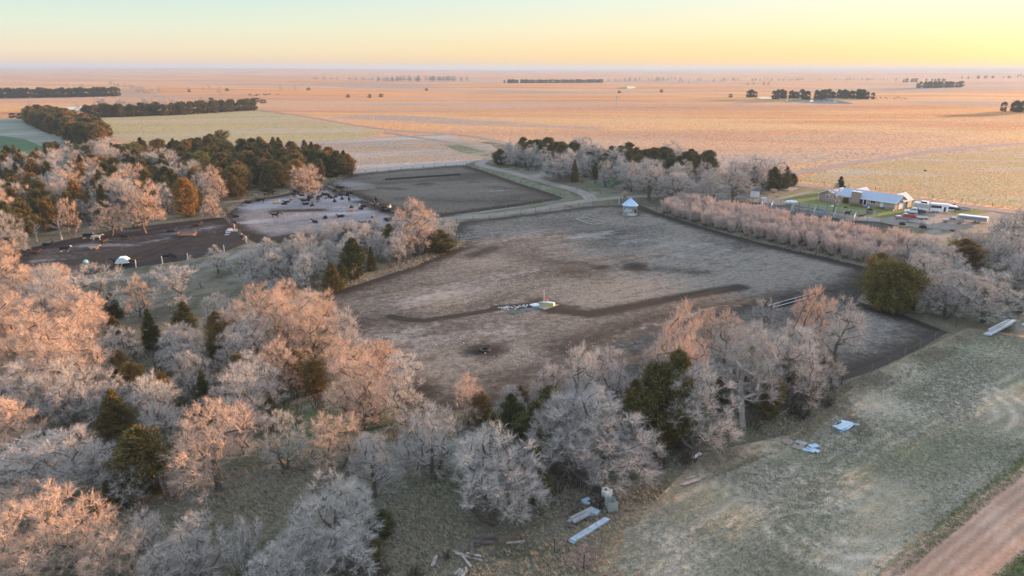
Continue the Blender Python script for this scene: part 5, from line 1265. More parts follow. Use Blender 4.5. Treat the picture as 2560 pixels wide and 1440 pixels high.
f = MB().box((L*.42, -.06, 1.22), (4.0, .1, 2.2)).build('patio_door', m_white, house)
for k in range(3): MB().box((L*.42-1.25+1.25*k, -.13, 1.2), (.95, .04, 1.95)).build('pane', m_glass, f)
f = MB().box((L*.775, -.06, 1.3), (1.05, .1, 2.1)).build('front_door', mat('pale_blue_door', (.55, .70, .74), .5), house); MB().box((L*.775+.35, -.14, 1.25), (.08, .06, .08)).build('handle', m_dark, f)
MB().box((L*.775, -.9, .28), (1.8, 1.5, .5)).build('door_step', m_woodd, house)
MB().box((L*.43, -1.6, .35), (L*.26, 2.8, .22)).build('deck', m_wood, house)
dk = MB(); [dk.tube((L*.31+i*L*.24/9, -2.95, .46), (L*.31+i*L*.24/9, -2.95, 1.2), .04, .04, 4) for i in range(10)]; dk.tube((L*.31, -2.95, 1.2), (L*.55, -2.95, 1.2), .05, .05, 4); dk.build('deck_rail', m_woodd, house)
ch = MB().box((L*.325, -.55, 2.3), (2.9, 1.4, 4.6)).build('chimney', m_brick, house)
MB().box((L*.325, -.55, 4.68), (3.2, 1.7, .16)).build('cap', m_white, ch); MB().tube((L*.325, -.55, 4.7), (L*.325, -.55, 5.05), .22, .18, 8).build('flue', m_galv, ch)
gd = MB().prism([(D*.30, .05), (D*.78, .05), (D*.78, 2.25), (D*.30, 2.25)], 0, .06)
gv = [(L+.02+y, x, z) for x, y, z in gd.v]; g2 = MB(); g2.add(gv, gd.f); gdo = g2.build('garage_door', m_white, house)
mb = MB(); [mb.box((L+.09, D*.54, .55+.55*k), (.02, D*.46, .04)) for k in range(3)]; mb.build('panel_lines', m_conc, gdo)
for x_ in (.36, .55, .62, .9): MB().tube((L*x_, D*.38, hw+rise*.7), (L*x_, D*.38, hw+rise*.7+.75), .09, .09, 6).build('roof_vent', m_white, house)
def HP(x, y, z=0):
    return A_+Matrix.Rotation(hrz, 3, 'Z') @ Vector((x, y, z))
# things by the house
tag(MB().lathe((0, 0, 0), [(0, 0), (.34, 0), (.36, .85), (0, .88)], 12).build('barrel', mat('blue_plastic', (.05, .16, .55), .45), None, HP(L*.6, -3.3)), 'blue barrel in front of the house right of the deck', 'barrel')
tag(MB().lathe((0, 0, 0), [(0, 0), (.3, 0), (.32, .6), (0, .62)], 12).build('bucket', m_white, None, HP(L*.64, -3.6)), 'white tub right of the blue barrel by the house', 'tub')
tag(MB().box((0, 0, .5), (4.5, .9, 1.0), hrz, taper=.8).build('hedge', m_cedar, None, HP(L*.44, -3.9)), 'low clipped hedge below the deck', 'hedge')
for k, (x_, y_, c_) in enumerate([(2080, 511, 'pale'), (2113, 514, 'dark')]):
    tag(MB().lathe((0, 0, 0), [(0, 0), (.6, .02), (.55, .28), (0, .3)], 12).build('tyre_planter', m_white if k == 0 else m_black, None, P(x_, y_)), c_+' round planter on the lawn '+('under the leafless tree' if k == 0 else 'below the house bush'), 'planter')
# shed
a, b, c_ = P(1874, 489), P(1896.5, 490), P(1904.5, 486.5)
d = (b-a).normalized(); rz = math.atan2(d.y, d.x); Ls = (b-a).length; Ds = 3.2
o = empty('garden_shed', a, rz, 'small white shed with a grey gambrel roof by the windbreak', 'shed'); hs = 2.5
MB().box((Ls/2, Ds/2, hs/2), (Ls, Ds, hs)).build('walls', mat('white_blue_siding', (.62, .70, .76), .6), o)
pr = [(-.2, hs-.1), (.35, hs+.9), (Ds/2, hs+1.35), (Ds-.35, hs+.9), (Ds+.2, hs-.1), (Ds+.2, hs+.02), (Ds-.3, hs+1.02), (Ds/2, hs+1.48), (.3, hs+1.02), (-.2, hs+.02)]
mb = MB(); n = 10; mb.add([(x, y, z) for x in (-.2, Ls+.2) for y, z in pr], [(i, (i+1) % n, n+(i+1) % n, n+i) for i in range(n)]); mb.build('roof', m_shingle_dark, o)
mb = MB(); [mb.add([(x, y, z) for y, z in [(0, hs-.01), (.35, hs+.88), (Ds/2, hs+1.33), (Ds-.35, hs+.88), (Ds, hs-.01)]], [(0, 1, 2, 3, 4)]) for x in (.02, Ls-.02)]; mb.build('gable_ends', m_white, o)
f = MB().box((Ls+.04, Ds/2, 1.1), (.06, 1.3, 2.1)).build('door', m_white, o); MB().box((Ls+.09, Ds/2+.45, 1.05), (.05, .06, .15)).build('handle', m_dark, f)
# ------------------------------------------------------------------ vehicles
def wheel(o, x, y, r=.39, w_=.26):
    t = MB().tube((x, y-w_/2, r), (x, y+w_/2, r), r, r, 16).build('wheel', m_black, o)
    s_ = -1 if y < 0 else 1
    MB().tube((x, y+s_*w_*.3, r), (x, y+s_*(w_/2+.015), r), r*.58, r*.55, 12).build('rim', m_chrome, t)
def pickup(p, rz, paint, label, bed='box', roof=None, hood=None):
    o = empty('pickup_truck', p, rz, label, 'pickup')
    body = MB(); W_ = .95
    prof = [(-2.9, .62), (-2.9, 1.08), (-.85, 1.12), (-.85, 1.15), (1.35, 1.15), (1.55, 1.10), (2.72, 1.0), (2.9, .85), (2.9, .5), (2.35, .42), (-2.6, .5)]
    if bed != 'box': prof = [(-.95, .62), (-.95, 1.15), (1.35, 1.15), (1.55, 1.10), (2.72, 1.0), (2.9, .85), (2.9, .5), (2.35, .42), (-.95, .5)]
    body.prism(prof, -W_, W_); body.build('body', paint, o)
    cab = MB(); z0, z1 = 1.14, 1.88; cb = [(-.80, z0), (1.30, z0), (.60, z1), (-.60, z1)]
    vs = [(x, s_*(W_-.03 if z < 1.5 else W_-.17), z) for s_ in (-1, 1) for x, z in cb]
    cab.add(vs, [(0, 1, 2, 3), (7, 6, 5, 4), (0, 4, 5, 1), (1, 5, 6, 2), (2, 6, 7, 3), (3, 7, 4, 0)]); cab.build('cab', paint, o)
    MB().box((0, 0, z1+.03), (1.2, (W_-.16)*2, .07)).build('cab_roof', roof or paint, o)
    for s_ in (-1, 1):
        g = MB(); sl2 = .14/.74
        for x0, x1, x2, x3 in ((-.55, .15, .12, -.45), (.25, 1.02, .52, .22)):
            g.add([(x0, s_*(W_-.035), 1.24), (x1, s_*(W_-.035), 1.24), (x2, s_*(W_-.145), 1.78), (x3, s_*(W_-.145), 1.78)], [(0, 1, 2, 3)])
        g.build('side_window', m_glass, o)
        MB().box((2.86, s_*.68, .82), (.10, .32, .2)).build('headlight', m_chrome, o)
        MB().box((1.05, s_*(W_+.12), 1.25), (.12, .2, .2)).build('mirror', m_dark, o)
    MB().add([(1.25, -.78, 1.22), (1.25, .78, 1.22), (.66, .70, 1.82), (.66, -.70, 1.82)], [(0, 1, 2, 3)]).build('windshield', m_glass, o)
    MB().box((2.93, 0, .52), (.12, 1.85, .2)).build('bumper', m_chrome, o)
    if hood: MB().box((2.05, 0, 1.10), (1.3, 1.6, .05), ry=.06).build('hood', hood, o)
    if bed == 'box':
        MB().box((-1.85, 0, 1.121), (1.75, 1.55, .03)).build('bed_floor', m_dark, o); MB().box((-1.85, .9, 1.28), (2.0, .1, .28)).box((-1.85, -.9, 1.28), (2.0, .1, .28)).box((-2.86, 0, 1.28), (.08, 1.7, .28)).build('bed_sides', paint, o)
        for s_ in (-1, 1): MB().box((-2.92, s_*.84, .98), (.04, .14, .3)).build('tail_light', bpy.data.materials['red_paint'], o)
    else:
        MB().box((-2.2, 0, .98), (2.5, 2.1, .12)).box((-.98, 0, 1.45), (.1, 1.9, .85)).box((-2.2, 1.02, 1.1), (2.5, .08, .14)).box((-2.2, -1.02, 1.1), (2.5, .08, .14)).box((-2.2, 0, .7), (2.3, .8, .4)).build('flat_bed', m_dark, o)
    for x_ in (1.9, -1.85):
        for s_ in (-1, 1): wheel(o, x_, s_*.84)
    return o
m_red = mat('red_truck_paint', (.36, .03, .035), .35, 0, spec=.5); m_whitecar = mat('white_truck_paint', (.68, .73, .80), .35, spec=.5); m_greycar = mat('silver_truck_paint', (.36, .36, .40), .35, .3)
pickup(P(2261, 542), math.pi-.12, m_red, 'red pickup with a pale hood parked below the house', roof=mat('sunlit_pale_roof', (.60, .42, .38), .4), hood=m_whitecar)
pickup(P(2283, 527.5), math.pi-.42, m_whitecar, 'white flatbed pickup parked beside the garage', bed='flat')
pk = pickup(P(2381, 551), math.pi-.62, m_greycar, 'silver pickup parked at the right of the yard')
bx = P(2387, 552); 
tag(MB().lathe((0, 0, 1.14), [(0, 0), (.55, 0), (.6, .35), (.35, .62), (0, .68)], 10).build('hay_bale', mat('golden_hay', (.42, .28, .10), .95, 0, .2, 5), None, pk.matrix_basis @ Vector((-1.5, 0, 0))), 'round golden bale riding in the silver pickup bed', 'bale')
# stock trailer with stripes
def trailer_axles(o, xs_, y, r=.38):
    for x_ in xs_:
        for s_ in (-1, 1): wheel(o, x_, s_*y, r)
a, b = P(2283, 519), P(2322, 524); d = b-a; rz = math.atan2(d.y, d.x); Lt = d.length
o = empty('stock_trailer', a+Vector((0, 0, 0)), rz, 'white and dark striped livestock trailer beside the garage', 'trailer')
MB().box((Lt/2, 0, 1.75), (Lt, 2.3, 2.2)).build('body', m_white, o)
mb = MB(); [mb.box((Lt/2, s_*1.155, 1.5+.3*k), (Lt*.96, .02, .12)) for k in range(4) for s_ in (-1, 1)]; mb.build('air_slots', m_dark, o)
MB().box((Lt*.62, 0, 3.15), (Lt*.42, 1.9, .6), taper=.9).build('hay_pod', m_dark, o); MB().box((Lt*.62, 0, 3.50), (Lt*.44, 2.0, .1)).build('pod_roof', m_white, o); MB().box((Lt/2, 0, 2.90), (Lt+.1, 2.35, .1)).build('roof', m_white, o)
trailer_axles(o, (Lt*.35, Lt*.35+.95), 1.2)
a, b = P(2322, 523.5), P(2366, 527); d = b-a; rz = math.atan2(d.y, d.x); Lt = d.length
o = empty('camper_trailer', a, rz, 'long white living-quarters trailer with dark windows facing the yard', 'trailer')
MB().prism([(0, .6), (Lt, .6), (Lt, 1.2), (Lt+2.6, 1.75), (Lt+2.6, 2.6), (Lt, 3.0), (0, 3.1)], -1.25, 1.25).build('body', m_whitecar, o)
MB().box((Lt/2, 0, 3.12), (Lt+.2, 2.6, .08)).build('roof', m_white, o)
for x0, x1, z0, z1 in ((.2, 3.2, 1.75, 2.6), (5.2, 8.2, 1.7, 2.5), (8.6, Lt+.8, 1.75, 2.35)):
    MB().box(((x0+x1)/2, -1.275, (z0+z1)/2), (abs(x1-x0), .03, z1-z0)).build('side_window', m_glass, o)
f = MB().box((4.2, -1.28, 1.65), (1.0, .04, 2.0)).build('door', m_white, o); MB().box((4.2, -1.31, 1.5), (.6, .02, 1.6)).build('pane', m_glass, f)
MB().box((6.6, 0, 3.3), (.9, .7, .28), taper=.8).build('roof_vent', m_dark, o)
MB().tube((Lt+2.3, 0, 1.75), (Lt+2.3, 0, .4), .08, .08, 6).build('hitch_post', m_dark, o); trailer_axles(o, (Lt*.25, Lt*.25+.95), 1.27); MB().tube((Lt*.95, -.9, .6), (Lt*.95, -.9, 0), .06, .06).build('jack_leg', m_dark, o)
# flat utility trailer, long white trailer
a, b = P(2291, 541), P(2320, 542); d = b-a; rz = math.atan2(d.y, d.x); Lt = d.length
o = empty('utility_trailer', a, rz, 'small flat utility trailer right of the red pickup', 'trailer')
MB().box((Lt/2, 0, .55), (Lt, 1.9, .12)).build('deck', m_conc, o); MB().box((Lt/2, .95, .72), (Lt, .06, .22)).box((Lt/2, -.95, .72), (Lt, .06, .22)).build('side_rails', m_white, o); trailer_axles(o, (Lt*.7,), 1.1, .33); MB().tube((0, -.5, .5), (-1.4, 0, .45), .05).tube((0, .5, .5), (-1.4, 0, .45), .05).build('tongue', m_dark, o)
a, b = P(2392, 545), P(2466, 553); d = b-a; rz = math.atan2(d.y, d.x); Lt = d.length
o = empty('gooseneck_trailer', a, rz, 'long low white trailer behind the silver pickup at the yard edge', 'trailer')
MB().box((Lt/2, 0, 1.35), (Lt, 2.2, 1.3)).build('body', m_galv, o); MB().prism([(-.1, 2.0), (Lt+.1, 2.0), (Lt-.3, 2.2), (.4, 2.2)], -1.18, 1.18).build('roof', m_white, o); trailer_axles(o, (Lt*.6, Lt*.6+.95), 1.15)
mb = MB(); [mb.box((Lt*.5, -1.115, 1.2+.25*k), (Lt*.9, .02, .1)) for k in range(3)]; mb.build('air_slots', m_dark, o)
# propane tank
c = P(1976, 508); o = empty('propane_tank', c, -.2, 'white capsule propane tank on the lawn behind the corrals', 'tank')
pr = [(0, -2.1), (.35, -2.0), (.6, -1.6), (.65, -1.2), (.65, 1.2), (.6, 1.6), (.35, 2.0), (0, 2.1)]
mb = MB().lathe((0, 0, 0), pr, 16); mb.v = [(z, x, y+.95) for x, y, z in mb.v]; mb.build('tank', m_whitecar, o)
MB().box((-1.1, 0, .2), (.3, 1.0, .4)).box((1.1, 0, .2), (.3, 1.0, .4)).build('feet', m_conc, o); MB().lathe((0, 0, 1.55), [(.25, 0), (.22, .25), (0, .3)], 10).build('valve_dome', m_whitecar, o)
c = P(2408, 517); tag(MB().lathe((0, 0, 0), [(2.3, 0), (2.3, .6), (2.15, .6), (2.1, .08), (0, .06)], 24).build('stock_tank', m_wood, None, c), 'low round fire ring on the grass island', 'ring')
c = P(1988, 468); 
tag(MB().box((0, 0, .12), (8.5, 4.2, .2), .75).build('concrete_pad', m_conc, None, P(1972, 468.5)), 'pale concrete pad on the grass near the county road', 'slab')
for x, y, r_, lab, m in [(2255, 556, .95, 'dark tyre on the ground left of the lower yard', m_black), (2306, 563, 1.0, 'dark tyre beside the small corral gate', m_black), (2382, 571, .9, 'tyre lying alone below the silver pickup', m_black), (2277, 550, 1.3, 'pale green ring feeder on the yard edge', m_conc), (2305, 554, 1.3, 'second pale green ring feeder right of the first', m_conc), (1862, 532, 1.2, 'dark bale wreck at the left of the corrals', m_dark)]:
    tyre(P(x, y), r_, lab, m, .7 if r_ > .9 else .35, 'tractor_tyre' if 'tyre' in lab else 'ring_feeder' if 'ring' in lab else 'old_bale', 'tyre' if 'tyre' in lab else 'feeder' if 'ring' in lab else 'bale')
tag(MB().lathe((0, 0, 0), [(0, 0), (.9, 0), (1.1, .5), (1.0, .9), (.4, 1.05), (0, 1.1)], 14).build('calf_hutch', bpy.data.materials['red_paint'], None, P(2000, 540)), 'bright red tub in the corrals', 'tub')
for x, y, lab in [(1924, 510, 'blue barrel by the small pens near the shed'), (2047, 531, 'blue barrel in the middle corral'), (2060, 529, 'blue barrel right of the other one in the middle corral')]:
    tag(MB().lathe((0, 0, 0), [(0, 0), (.36, 0), (.38, .9), (0, .93)], 12).build('barrel', bpy.data.materials['blue_plastic'], None, P(x, y)), lab, 'barrel')
tag(MB().box((0, 0, 1.0), (2.4, 1.6, 1.6), .1, taper=.8).box((0, 0, .12), (2.2, 1.4, .2)).build('fuel_tank', m_galv, None, P(1906, 503)), 'grey metal bin on the track below the shed', 'bin')
for x, y, lab in [(2117, 533, 'black calf standing in the corral'), (2151, 541, 'brown horse standing at the right end of the corrals')]:
    ob = link('cow' if 'calf' in lab else 'horse', COW[('stand', 'black' if 'calf' in lab else 'brown', 0)], None, P(x, y), .3); tag(ob, lab, 'calf' if 'calf' in lab else 'horse')
# corral panels
panels = [[(1760, 505), (1820, 499), (1880, 503)], [(1880, 503), (1950, 508), (2020, 515)], [(1930, 508), (1925, 520), (1985, 530)], [(1985, 512), (1975, 524), (2040, 534)], [(2020, 515), (2090, 524), (2140, 532), (2190, 534)], [(2040, 517), (2030, 533), (2090, 542)], [(2090, 524), (2080, 541), (2140, 549)], [(2140, 532), (2132, 548), (2200, 552)], [(1800, 512), (1870, 519), (1925, 520)], [(1905, 508), (1902, 516)], [(2240, 546), (2300, 556), (2330, 560)]]
for i, pl in enumerate(panels):
    pts = W(pl)
    o = empty('corral_panel', (*pts[0], 0), 0, 'pipe corral panel run in the horse pens below the lawn', 'fence', 'pipe corral panels'); O = Vector((*pts[0], 0)); mb = MB(); n_ = 0
    for a, b in zip(pts[:-1], pts[1:]):
        a, b = Vector((*a, 0))-O, Vector((*b, 0))-O; n = max(1, round((b-a).length/3.2))
        for k in range(6): mb.tube(a+Vector((0, 0, .3+.26*k)), b+Vector((0, 0, .3+.26*k)), .028, .028, 4)
        for k in range(n+1):
            q_ = a.lerp(b, k/n); MB().tube(q_, q_+Vector((0, 0, 1.8)), .045, .045, 5).build('post', m_dark, o)
    mb.build('rails', m_galv, o)
# ------------------------------------------------------------------ scrap along the tree line
def sheetpile(pts, label, m, n=3, name='tin_sheet', cat='sheet metal', h=.09):
    c = sum((P(*q_) for q_ in pts), Vector())/len(pts); o = empty(name, c, 0, label, cat)
    for k in range(n):
        mb = MB(); off = Vector((random.gauss(0, .12), random.gauss(0, .12), 0))*(k > 0)
        top = [P(*q_)-c+off+Vector((0, 0, h*(k+1)*1.4)) for q_ in pts]; nn = len(top)
        mb.add([v-Vector((0, 0, h)) for v in top]+top, [tuple(range(nn-1, -1, -1)), tuple(range(nn, 2*nn))]+[(i, (i+1) % nn, nn+(i+1) % nn, nn+i) for i in range(nn)])
        a, b = top[0], top[1]; 
        sb = mb.build('sheet', m, o)
        rb = MB(); d0 = top[1]-top[0]; d1 = top[-1]-top[0]
        if nn == 4 and k == n-1:
            for j in range(5): rb.tube(top[0].lerp(top[3], (j+.5)/5)+Vector((0, 0, .01)), top[1].lerp(top[2], (j+.5)/5)+Vector((0, 0, .01)), .02, .02, 4)
            rb.build('ribs', m, sb)
    return o
m_bluetin = mat('bluish_tin', (.36, .50, .62), .45, .25, .12, 1.0)
sheetpile([(1512, 1298), (1526, 1303), (1438, 1360), (1424, 1353)], 'long pale-blue tin roofing sheet lying in the grass', m_bluetin, 2)
sheetpile([(2083, 1067), (2098, 1066), (2108, 1060), (2106, 1053), (2130, 1057), (2131, 1064), (2122, 1072), (2104, 1078)], 'stack of bent pale-blue tin sheets on the mown field edge', m_bluetin, 4)
sheetpile([(2099, 1050), (2150, 1059), (2149, 1063), (2098, 1053)], 'narrow tin strip across the bent tin stack', m_bluetin, 1, h=.2)
def hexa(p, r, h, label, m, name, cat, tilt=0):
    o = empty(name, p, .3, label, cat)
    n = 6; top = [(r*math.cos(i*math.pi/3), r*math.sin(i*math.pi/3), h) for i in range(n)]; bot = [(x, y, 0) for x, y, z in top]
    MB().add(bot+top, [tuple(range(n, 2*n))]+[(i, (i+1) % n, n+(i+1) % n, n+i) for i in range(n)]).build('cover', m, o); return o
o = hexa(P(1520, 1236), M(15, P(1520, 1236)), .7, 'white hexagonal plastic cover in the scrap heap', mat('cream_plastic', (.78, .80, .76), .5, 0, .06, 2), 'hexagonal_cover', 'cover')
MB().tube((-.15, 0, .70), (-.15, .0, .82), .16, .12, 8).build('knob', m_dark, o)
c = P(1493, 1236); r_ = M(15, c); mb = MB()
for z in (.05, .4, .75):
    for i in range(6):
        a, b = i*math.pi/3, (i+1)*math.pi/3; mb.tube((r_*math.cos(a), r_*math.sin(a), z), (r_*math.cos(b), r_*math.sin(b), z), .025, .025, 4)
for i in range(-4, 5):
    x_ = i*r_/5; y_ = math.sqrt(max(0, r_*r_*.8-x_*x_)); mb.tube((x_, -y_, .75), (x_, y_, .75), .018, .018, 3); mb.tube((-y_, x_, .77), (y_, x_, .77), .018, .018, 3)
tag(mb.build('wire_cage', m_dark, None, c), 'dark wire hexagonal cage left of the white hexagonal cover', 'cage')
c = P(1531, 1272); o = empty('metal_crate', c, .25, 'grey-green slatted metal crate in the scrap heap', 'crate'); mb = MB()
for k in range(6):
    z = .12+.2*k
    for s_ in (-1, 1): mb.box((0, s_*.5, z), (1.05, .04, .13)).box((s_*.5, 0, z), (.04, .95, .13))
mb.build('slats', mat('grey_green_metal', (.32, .42, .42), .5, .3), o); mb = MB(); [mb.tube((sx*.53, sy*.53, 0), (sx*.53, sy*.53, 1.25), .04, .04, 5) for sx in (-1, 1) for sy in (-1, 1)]; mb.build('corner_posts', m_galv, o); MB().box((0, 0, .06), (.94, .94, .05)).build('floor', m_woodd, o)
def beams(lst, label, m, name='board_pile', cat='boards', part='board', w_=.22, h=.14, z=.1):
    pts = [(P(a[0], a[1]), P(b[0], b[1])) for a, b in lst]; c = sum((a+b for a, b in pts), Vector())/(2*len(pts)); o = empty(name, c, 0, label, cat)
    for k, (a, b) in enumerate(pts):
        d = b-a; MB().box((0, 0, 0), (d.length, w_*random.uniform(.8, 1.3), h)).build(part, m, o, (a+b)/2-c+Vector((0, 0, z+k*h*.7)), math.atan2(d.y, d.x)).rotation_euler.y = random.gauss(0, .01)
    return o
beams([((1424, 1306), (1480, 1278)), ((1430, 1302), (1484, 1274)), ((1436, 1312), (1478, 1290))], 'long grey metal trough and beams in the scrap heap', m_galv, 'scrap_beams', 'scrap', 'beam', .4, .25)
beams([((1470, 1284), (1496, 1280)), ((1478, 1278), (1500, 1286))], 'crumpled blue-grey metal at the end of the long trough', m_bluetin, 'scrap_metal', 'scrap', 'piece', .7, .2)
beams([((1456, 1254), (1478, 1260)), ((1470, 1251), (1466, 1262)), ((1458, 1258), (1476, 1250))], 'small pale metal frame left of the heap', m_bluetin, 'scrap_rack', 'scrap', 'bar', .35, .15)
beams([((1488, 1262), (1506, 1272)), ((1506, 1272), (1520, 1262)), ((1492, 1256), (1514, 1256)), ((1494, 1264), (1512, 1254))], 'dark angled metal frame left of the slatted crate', m_dark, 'scrap_rack', 'scrap', 'bar', .22, .18)
beams([((1412, 1270), (1470, 1240)), ((1406, 1296), (1452, 1266)), ((1416, 1318), (1440, 1320))], 'dark poles lying left of the scrap heap', m_woodd, 'pole_pile', 'poles', 'pole')
beams([((1182, 1372), (1242, 1348)), ((1186, 1362), (1240, 1362)), ((1184, 1366), (1184, 1402)), ((1190, 1356), (1242, 1352))], 'pile of dark timbers at the bottom', m_woodd, part='timber', w_=.3, h=.25)
beams([((1136, 1380), (1210, 1405)), ((1142, 1388), (1184, 1400)), ((1160, 1396), (1182, 1424)), ((1170, 1392), (1207, 1399))], 'pale grey boards crossing below the dark timbers', m_wood)
beams([((1084, 1420), (1093, 1396)), ((1089, 1418), (1096, 1394))], 'two short grey boards left of the round brown bush', m_wood)
beams([((1270, 1360), (1316, 1355))], 'single grey board right of the dark timbers', m_wood)
beams([((1142, 1440), (1156, 1425)), ((1150, 1445), (1162, 1430)), ((1158, 1448), (1168, 1436)), ((1172, 1440), (1169, 1428))], 'small grey pallet boards at the bottom edge', m_wood)
beams([((1704, 1212), (1752, 1194)), ((1710, 1214), (1756, 1198))], 'pale planks in the grass right of the great silver tree', m_wood)
beams([((1720, 1196), (1740, 1190))], 'short faded plank above the pale planks', m_wood)
beams([((1742, 1142), (1754, 1132)), ((1733, 1147), (1748, 1142))], 'small white and dark scrap by the low brown brush', m_white, 'scrap_metal', 'scrap', 'piece', .4, .2)
beams([((2462, 830), (2534, 794)), ((2467, 833), (2538, 797)), ((2474, 836), (2530, 806)), ((2480, 834), (2536, 802)), ((2470, 827), (2520, 802))], 'bundle of long pale irrigation pipes at the right edge', m_tin, 'pipe_bundle', 'pipes', 'pipe', .35, .25)
beams([((2556, 806), (2575, 800))], 'grey metal piece cut off by the right edge', m_tin, 'scrap_metal', 'scrap', 'piece', .5, .3)
for k, (x, y, m, lab) in enumerate([(1973, 1102, m_wood, 'leftmost grey pallet of the scrap row on the mown field'), (2002, 1106, m_galv, 'silvery pallet in the middle of the scrap row'), (1998, 1114, m_wood, 'grey slatted pallet below the silvery one')]):
    c = P(x, y); o = empty('pallet', c, .4+k*.3, lab, 'pallet')
    for j in range(6): MB().box((-.6+.24*j, 0, .16), (.16, 1.3, .03)).build('slat', m, o)
    MB().box((0, -.55, .07), (1.3, .1, .13)).box((0, .55, .07), (1.3, .1, .13)).box((0, 0, .07), (1.3, .1, .13)).build('runner', m, o)
beams([((2008, 1120), (2030, 1124)), ((2020, 1116), (2050, 1128)), ((2030, 1130), (2036, 1122)), ((2026, 1118), (2046, 1114))], 'twisted blue-white sheet scrap at the right end of the scrap row', m_bluetin, 'scrap_metal', 'scrap', 'piece', .6, .12)
c = P(1460, 1390); o = empty('brick_patch', c, .4, 'reddish brick rubble patch in the grass at the bottom', 'bricks')
m_oldbrick = mat('dull_brick', (.20, .14, .12), .9, 0, .3, 5)
for k, (x, y, w_, d_) in enumerate([(-1.1, .3, 1.6, 1.2), (.5, .9, 1.5, 1.2), (.9, -.3, 1.4, 1.1), (-.4, -.9, 1.3, 1.0)]): 
    mb = MB()
    for i in range(5):
        for j in range(5): mb.box((x-w_/2+w_*(i+.5)/5+random.gauss(0, .03), y-d_/2+d_*(j+.5)/5, .07), (w_/5.6, d_/6, .1), random.gauss(0, .12))
    mb.build('brick_block', m_oldbrick, o)
c = P(1560, 1450); mb = MB()
for i in range(40): mb.box((random.gauss(0, 1.2), random.gauss(0, .7), .06), (.35, .18, .1), random.random()*3)
tag(mb.build('rubble', m_oldbrick, None, c), 'dull red rubble at the bottom edge right of the brick patch', None, None, 'stuff')
# fallen branches
def fallen(lst, label, m=m_bark, r=.08):
    pts = [(P(a[0], a[1], a[2]), P(b[0], b[1], b[2])) for a, b in lst]; mb = MB(); c = pts[0][0].copy(); c.z = 0
    for a, b in pts:
        mb.tube(a-c, b-c, r, r*.5, 5); d = b-a
        for k in range(6):
            s_ = a.lerp(b, random.uniform(.3, 1))-c; mb.tube(s_, s_+Vector((random.gauss(0, .6), random.gauss(0, .6), abs(random.gauss(.3, .2)))), r*.3, r*.1, 4)
    return tag(mb.build('fallen_branch', m, None, c), label, 'branch')
fallen([((1326, 1362, .1), (1304, 1306, 1.4)), ((1290, 1345, .1), (1304, 1306, 1.4))], 'forked dead branch standing in the grass below the tall frosted tree')
fallen([((1945, 1036, .1), (1996, 1002, 1.5)), ((1960, 1026, .3), (2030, 1014, .5)), ((1900, 1040, .1), (1945, 1036, .3))], 'broken pale branches lying at the right end of the tall row', m_barkw)
fallen([((2150, 918, .1), (2100, 905, .6)), ((2128, 924, .1), (2080, 908, .3))], 'fallen grey branches at the foot of the dark-limbed tree')
fallen([((660, 488, .3), (560, 494, .4)), ((640, 492, .2), (600, 478, 1.6)), ((690, 486, .2), (620, 484, .9)), ((650, 489, .1), (575, 486, 1.2))], 'heap of bleached deadwood where the cedar wood meets the cattle pen', m_barkw, .12)
fallen([((760, 1180, .5), (690, 1160, 1.5))], 'single dead limb on the grass behind the lone dark-trunked tree')
# ------------------------------------------------------------------ dry grass tufts over the near ground (one uncountable mass)
def tufts(name, label, polys, n, m, hr, seed):
    rs = np.random.default_rng(seed); B, T, Wd = [], [], []
    for poly, k in polys:
        wp = W(poly); xs = [p[0] for p in wp]; ys = [p[1] for p in wp]
        x = rs.uniform(min(xs), max(xs), k*3); y = rs.uniform(min(ys), max(ys), k*3); ok = in_poly(x, y, wp)
        dn = np.sin(x*.31+2*np.sin(y*.17))+np.sin(y*.27+1.7*np.sin(x*.21+1))+rs.normal(0, .9, len(x)); ok &= dn > -.1
        x, y = x[ok][:k], y[ok][:k]; c = np.stack([x, y, np.full(len(x), .01)], 1)
        for j in range(7):
            b = c+rs.normal(0, .10, c.shape)*[1, 1, 0]; lean = rs.normal(0, .5, c.shape)+np.array([-.45, -.25, 0]); lean[:, 2] = 1
            B.append(b); T.append(b+nrm(lean)*rs.uniform(*hr, (len(c), 1))); Wd.append(np.full(len(c), .055))
    return tag(link(name, tri_mesh(name, np.concatenate(B), np.concatenate(T), np.concatenate(Wd), m, rs)), label, None, None, 'stuff')
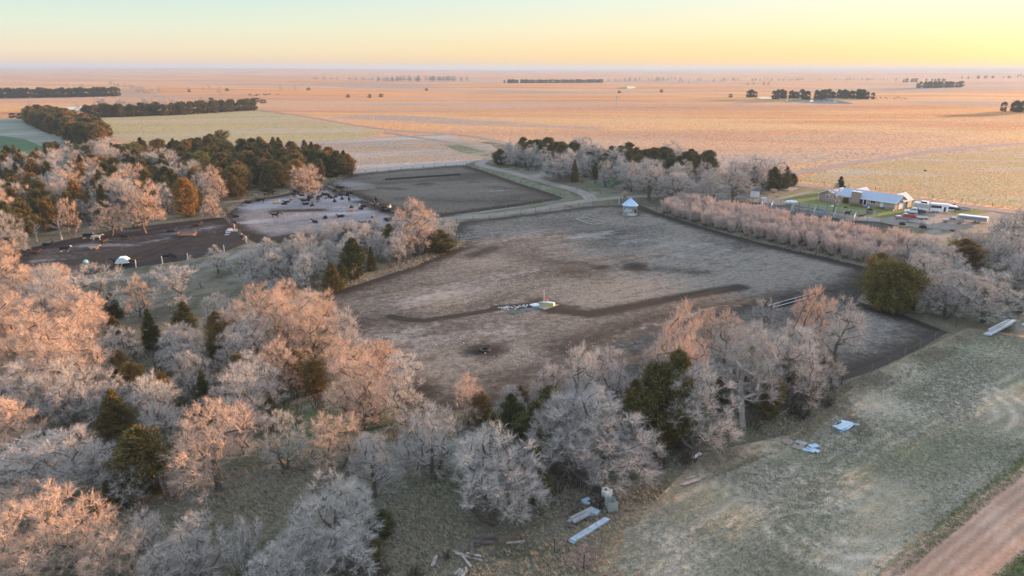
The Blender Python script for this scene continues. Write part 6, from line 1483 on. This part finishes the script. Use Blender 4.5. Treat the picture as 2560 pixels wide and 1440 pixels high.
m_dry = twig_mat('dry_grass_blades', (.37, .335, .25), (.37, .335, .25)); m_frostblade = twig_mat('frosted_blades', (.31, .30, .235), (.31, .30, .235)); m_greenblade = twig_mat('green_blades', (.20, .25, .08), (.20, .25, .08))
tufts('dry_grass', 'tall dry grass in the groves and along the tree line', [([(300, 1150), (760, 1060), (1000, 1100), (1300, 1200), (1600, 1190), (1760, 1100), (2000, 1010), (2110, 960), (2130, 1000), (2010, 1100), (1700, 1230), (1560, 1330), (1500, 1500), (250, 1500)], 26000), ([(2100, 960), (2400, 830), (2440, 850), (2230, 960), (2130, 1010), (2190, 1080), (2150, 1100), (2090, 1020)], 9000), ([(600, 745), (780, 748), (1030, 672), (1155, 618), (1120, 612), (900, 690), (760, 735)], 3000), ([(1640, 530), (1900, 604), (2172, 666), (2172, 650), (1900, 590), (1660, 526)], 3000)], 0, m_dry, (.22, .6), 5)
tufts('frosted_grass_blades', 'frosted stubble of the mown field', [([(2420, 820), (2200, 925), (2110, 990), (1990, 1085), (1700, 1230), (1560, 1330), (1500, 1500), (2180, 1500), (2300, 1400), (2560, 1180), (2700, 1050), (2700, 850)], 60000)], 0, m_frostblade, (.06, .18), 6)
tufts('green_grass_blades', 'fresh green grass by the reddish road', [([(2150, 1440), (2300, 1350), (2420, 1240), (2560, 1130), (2560, 1180), (2300, 1400), (2250, 1440)], 5000), ([(2480, 1440), (2560, 1370), (2700, 1250), (2700, 1440)], 2500)], 0, m_greenblade, (.12, .3), 8)
# ------------------------------------------------------------------ morning haze: one closed box of air
hb = MB(); hb.box((0, 9000, -30), (40000, 42000, 210))
hm = bpy.data.materials.new('haze'); hm.use_nodes = True; hn = hm.node_tree; hn.nodes.clear()
ho = hn.nodes.new('ShaderNodeOutputMaterial'); hv = hn.nodes.new('ShaderNodeVolumePrincipled')
hv.inputs['Color'].default_value = (.29, .43, .62, 1); hv.inputs['Density'].default_value = 1.25e-4; hv.inputs['Anisotropy'].default_value = .1
hn.links.new(hv.outputs[0], ho.inputs['Volume'])
hz = hb.build('haze', hm); tag(hz, 'thin morning haze over the plain', None, None, 'stuff')
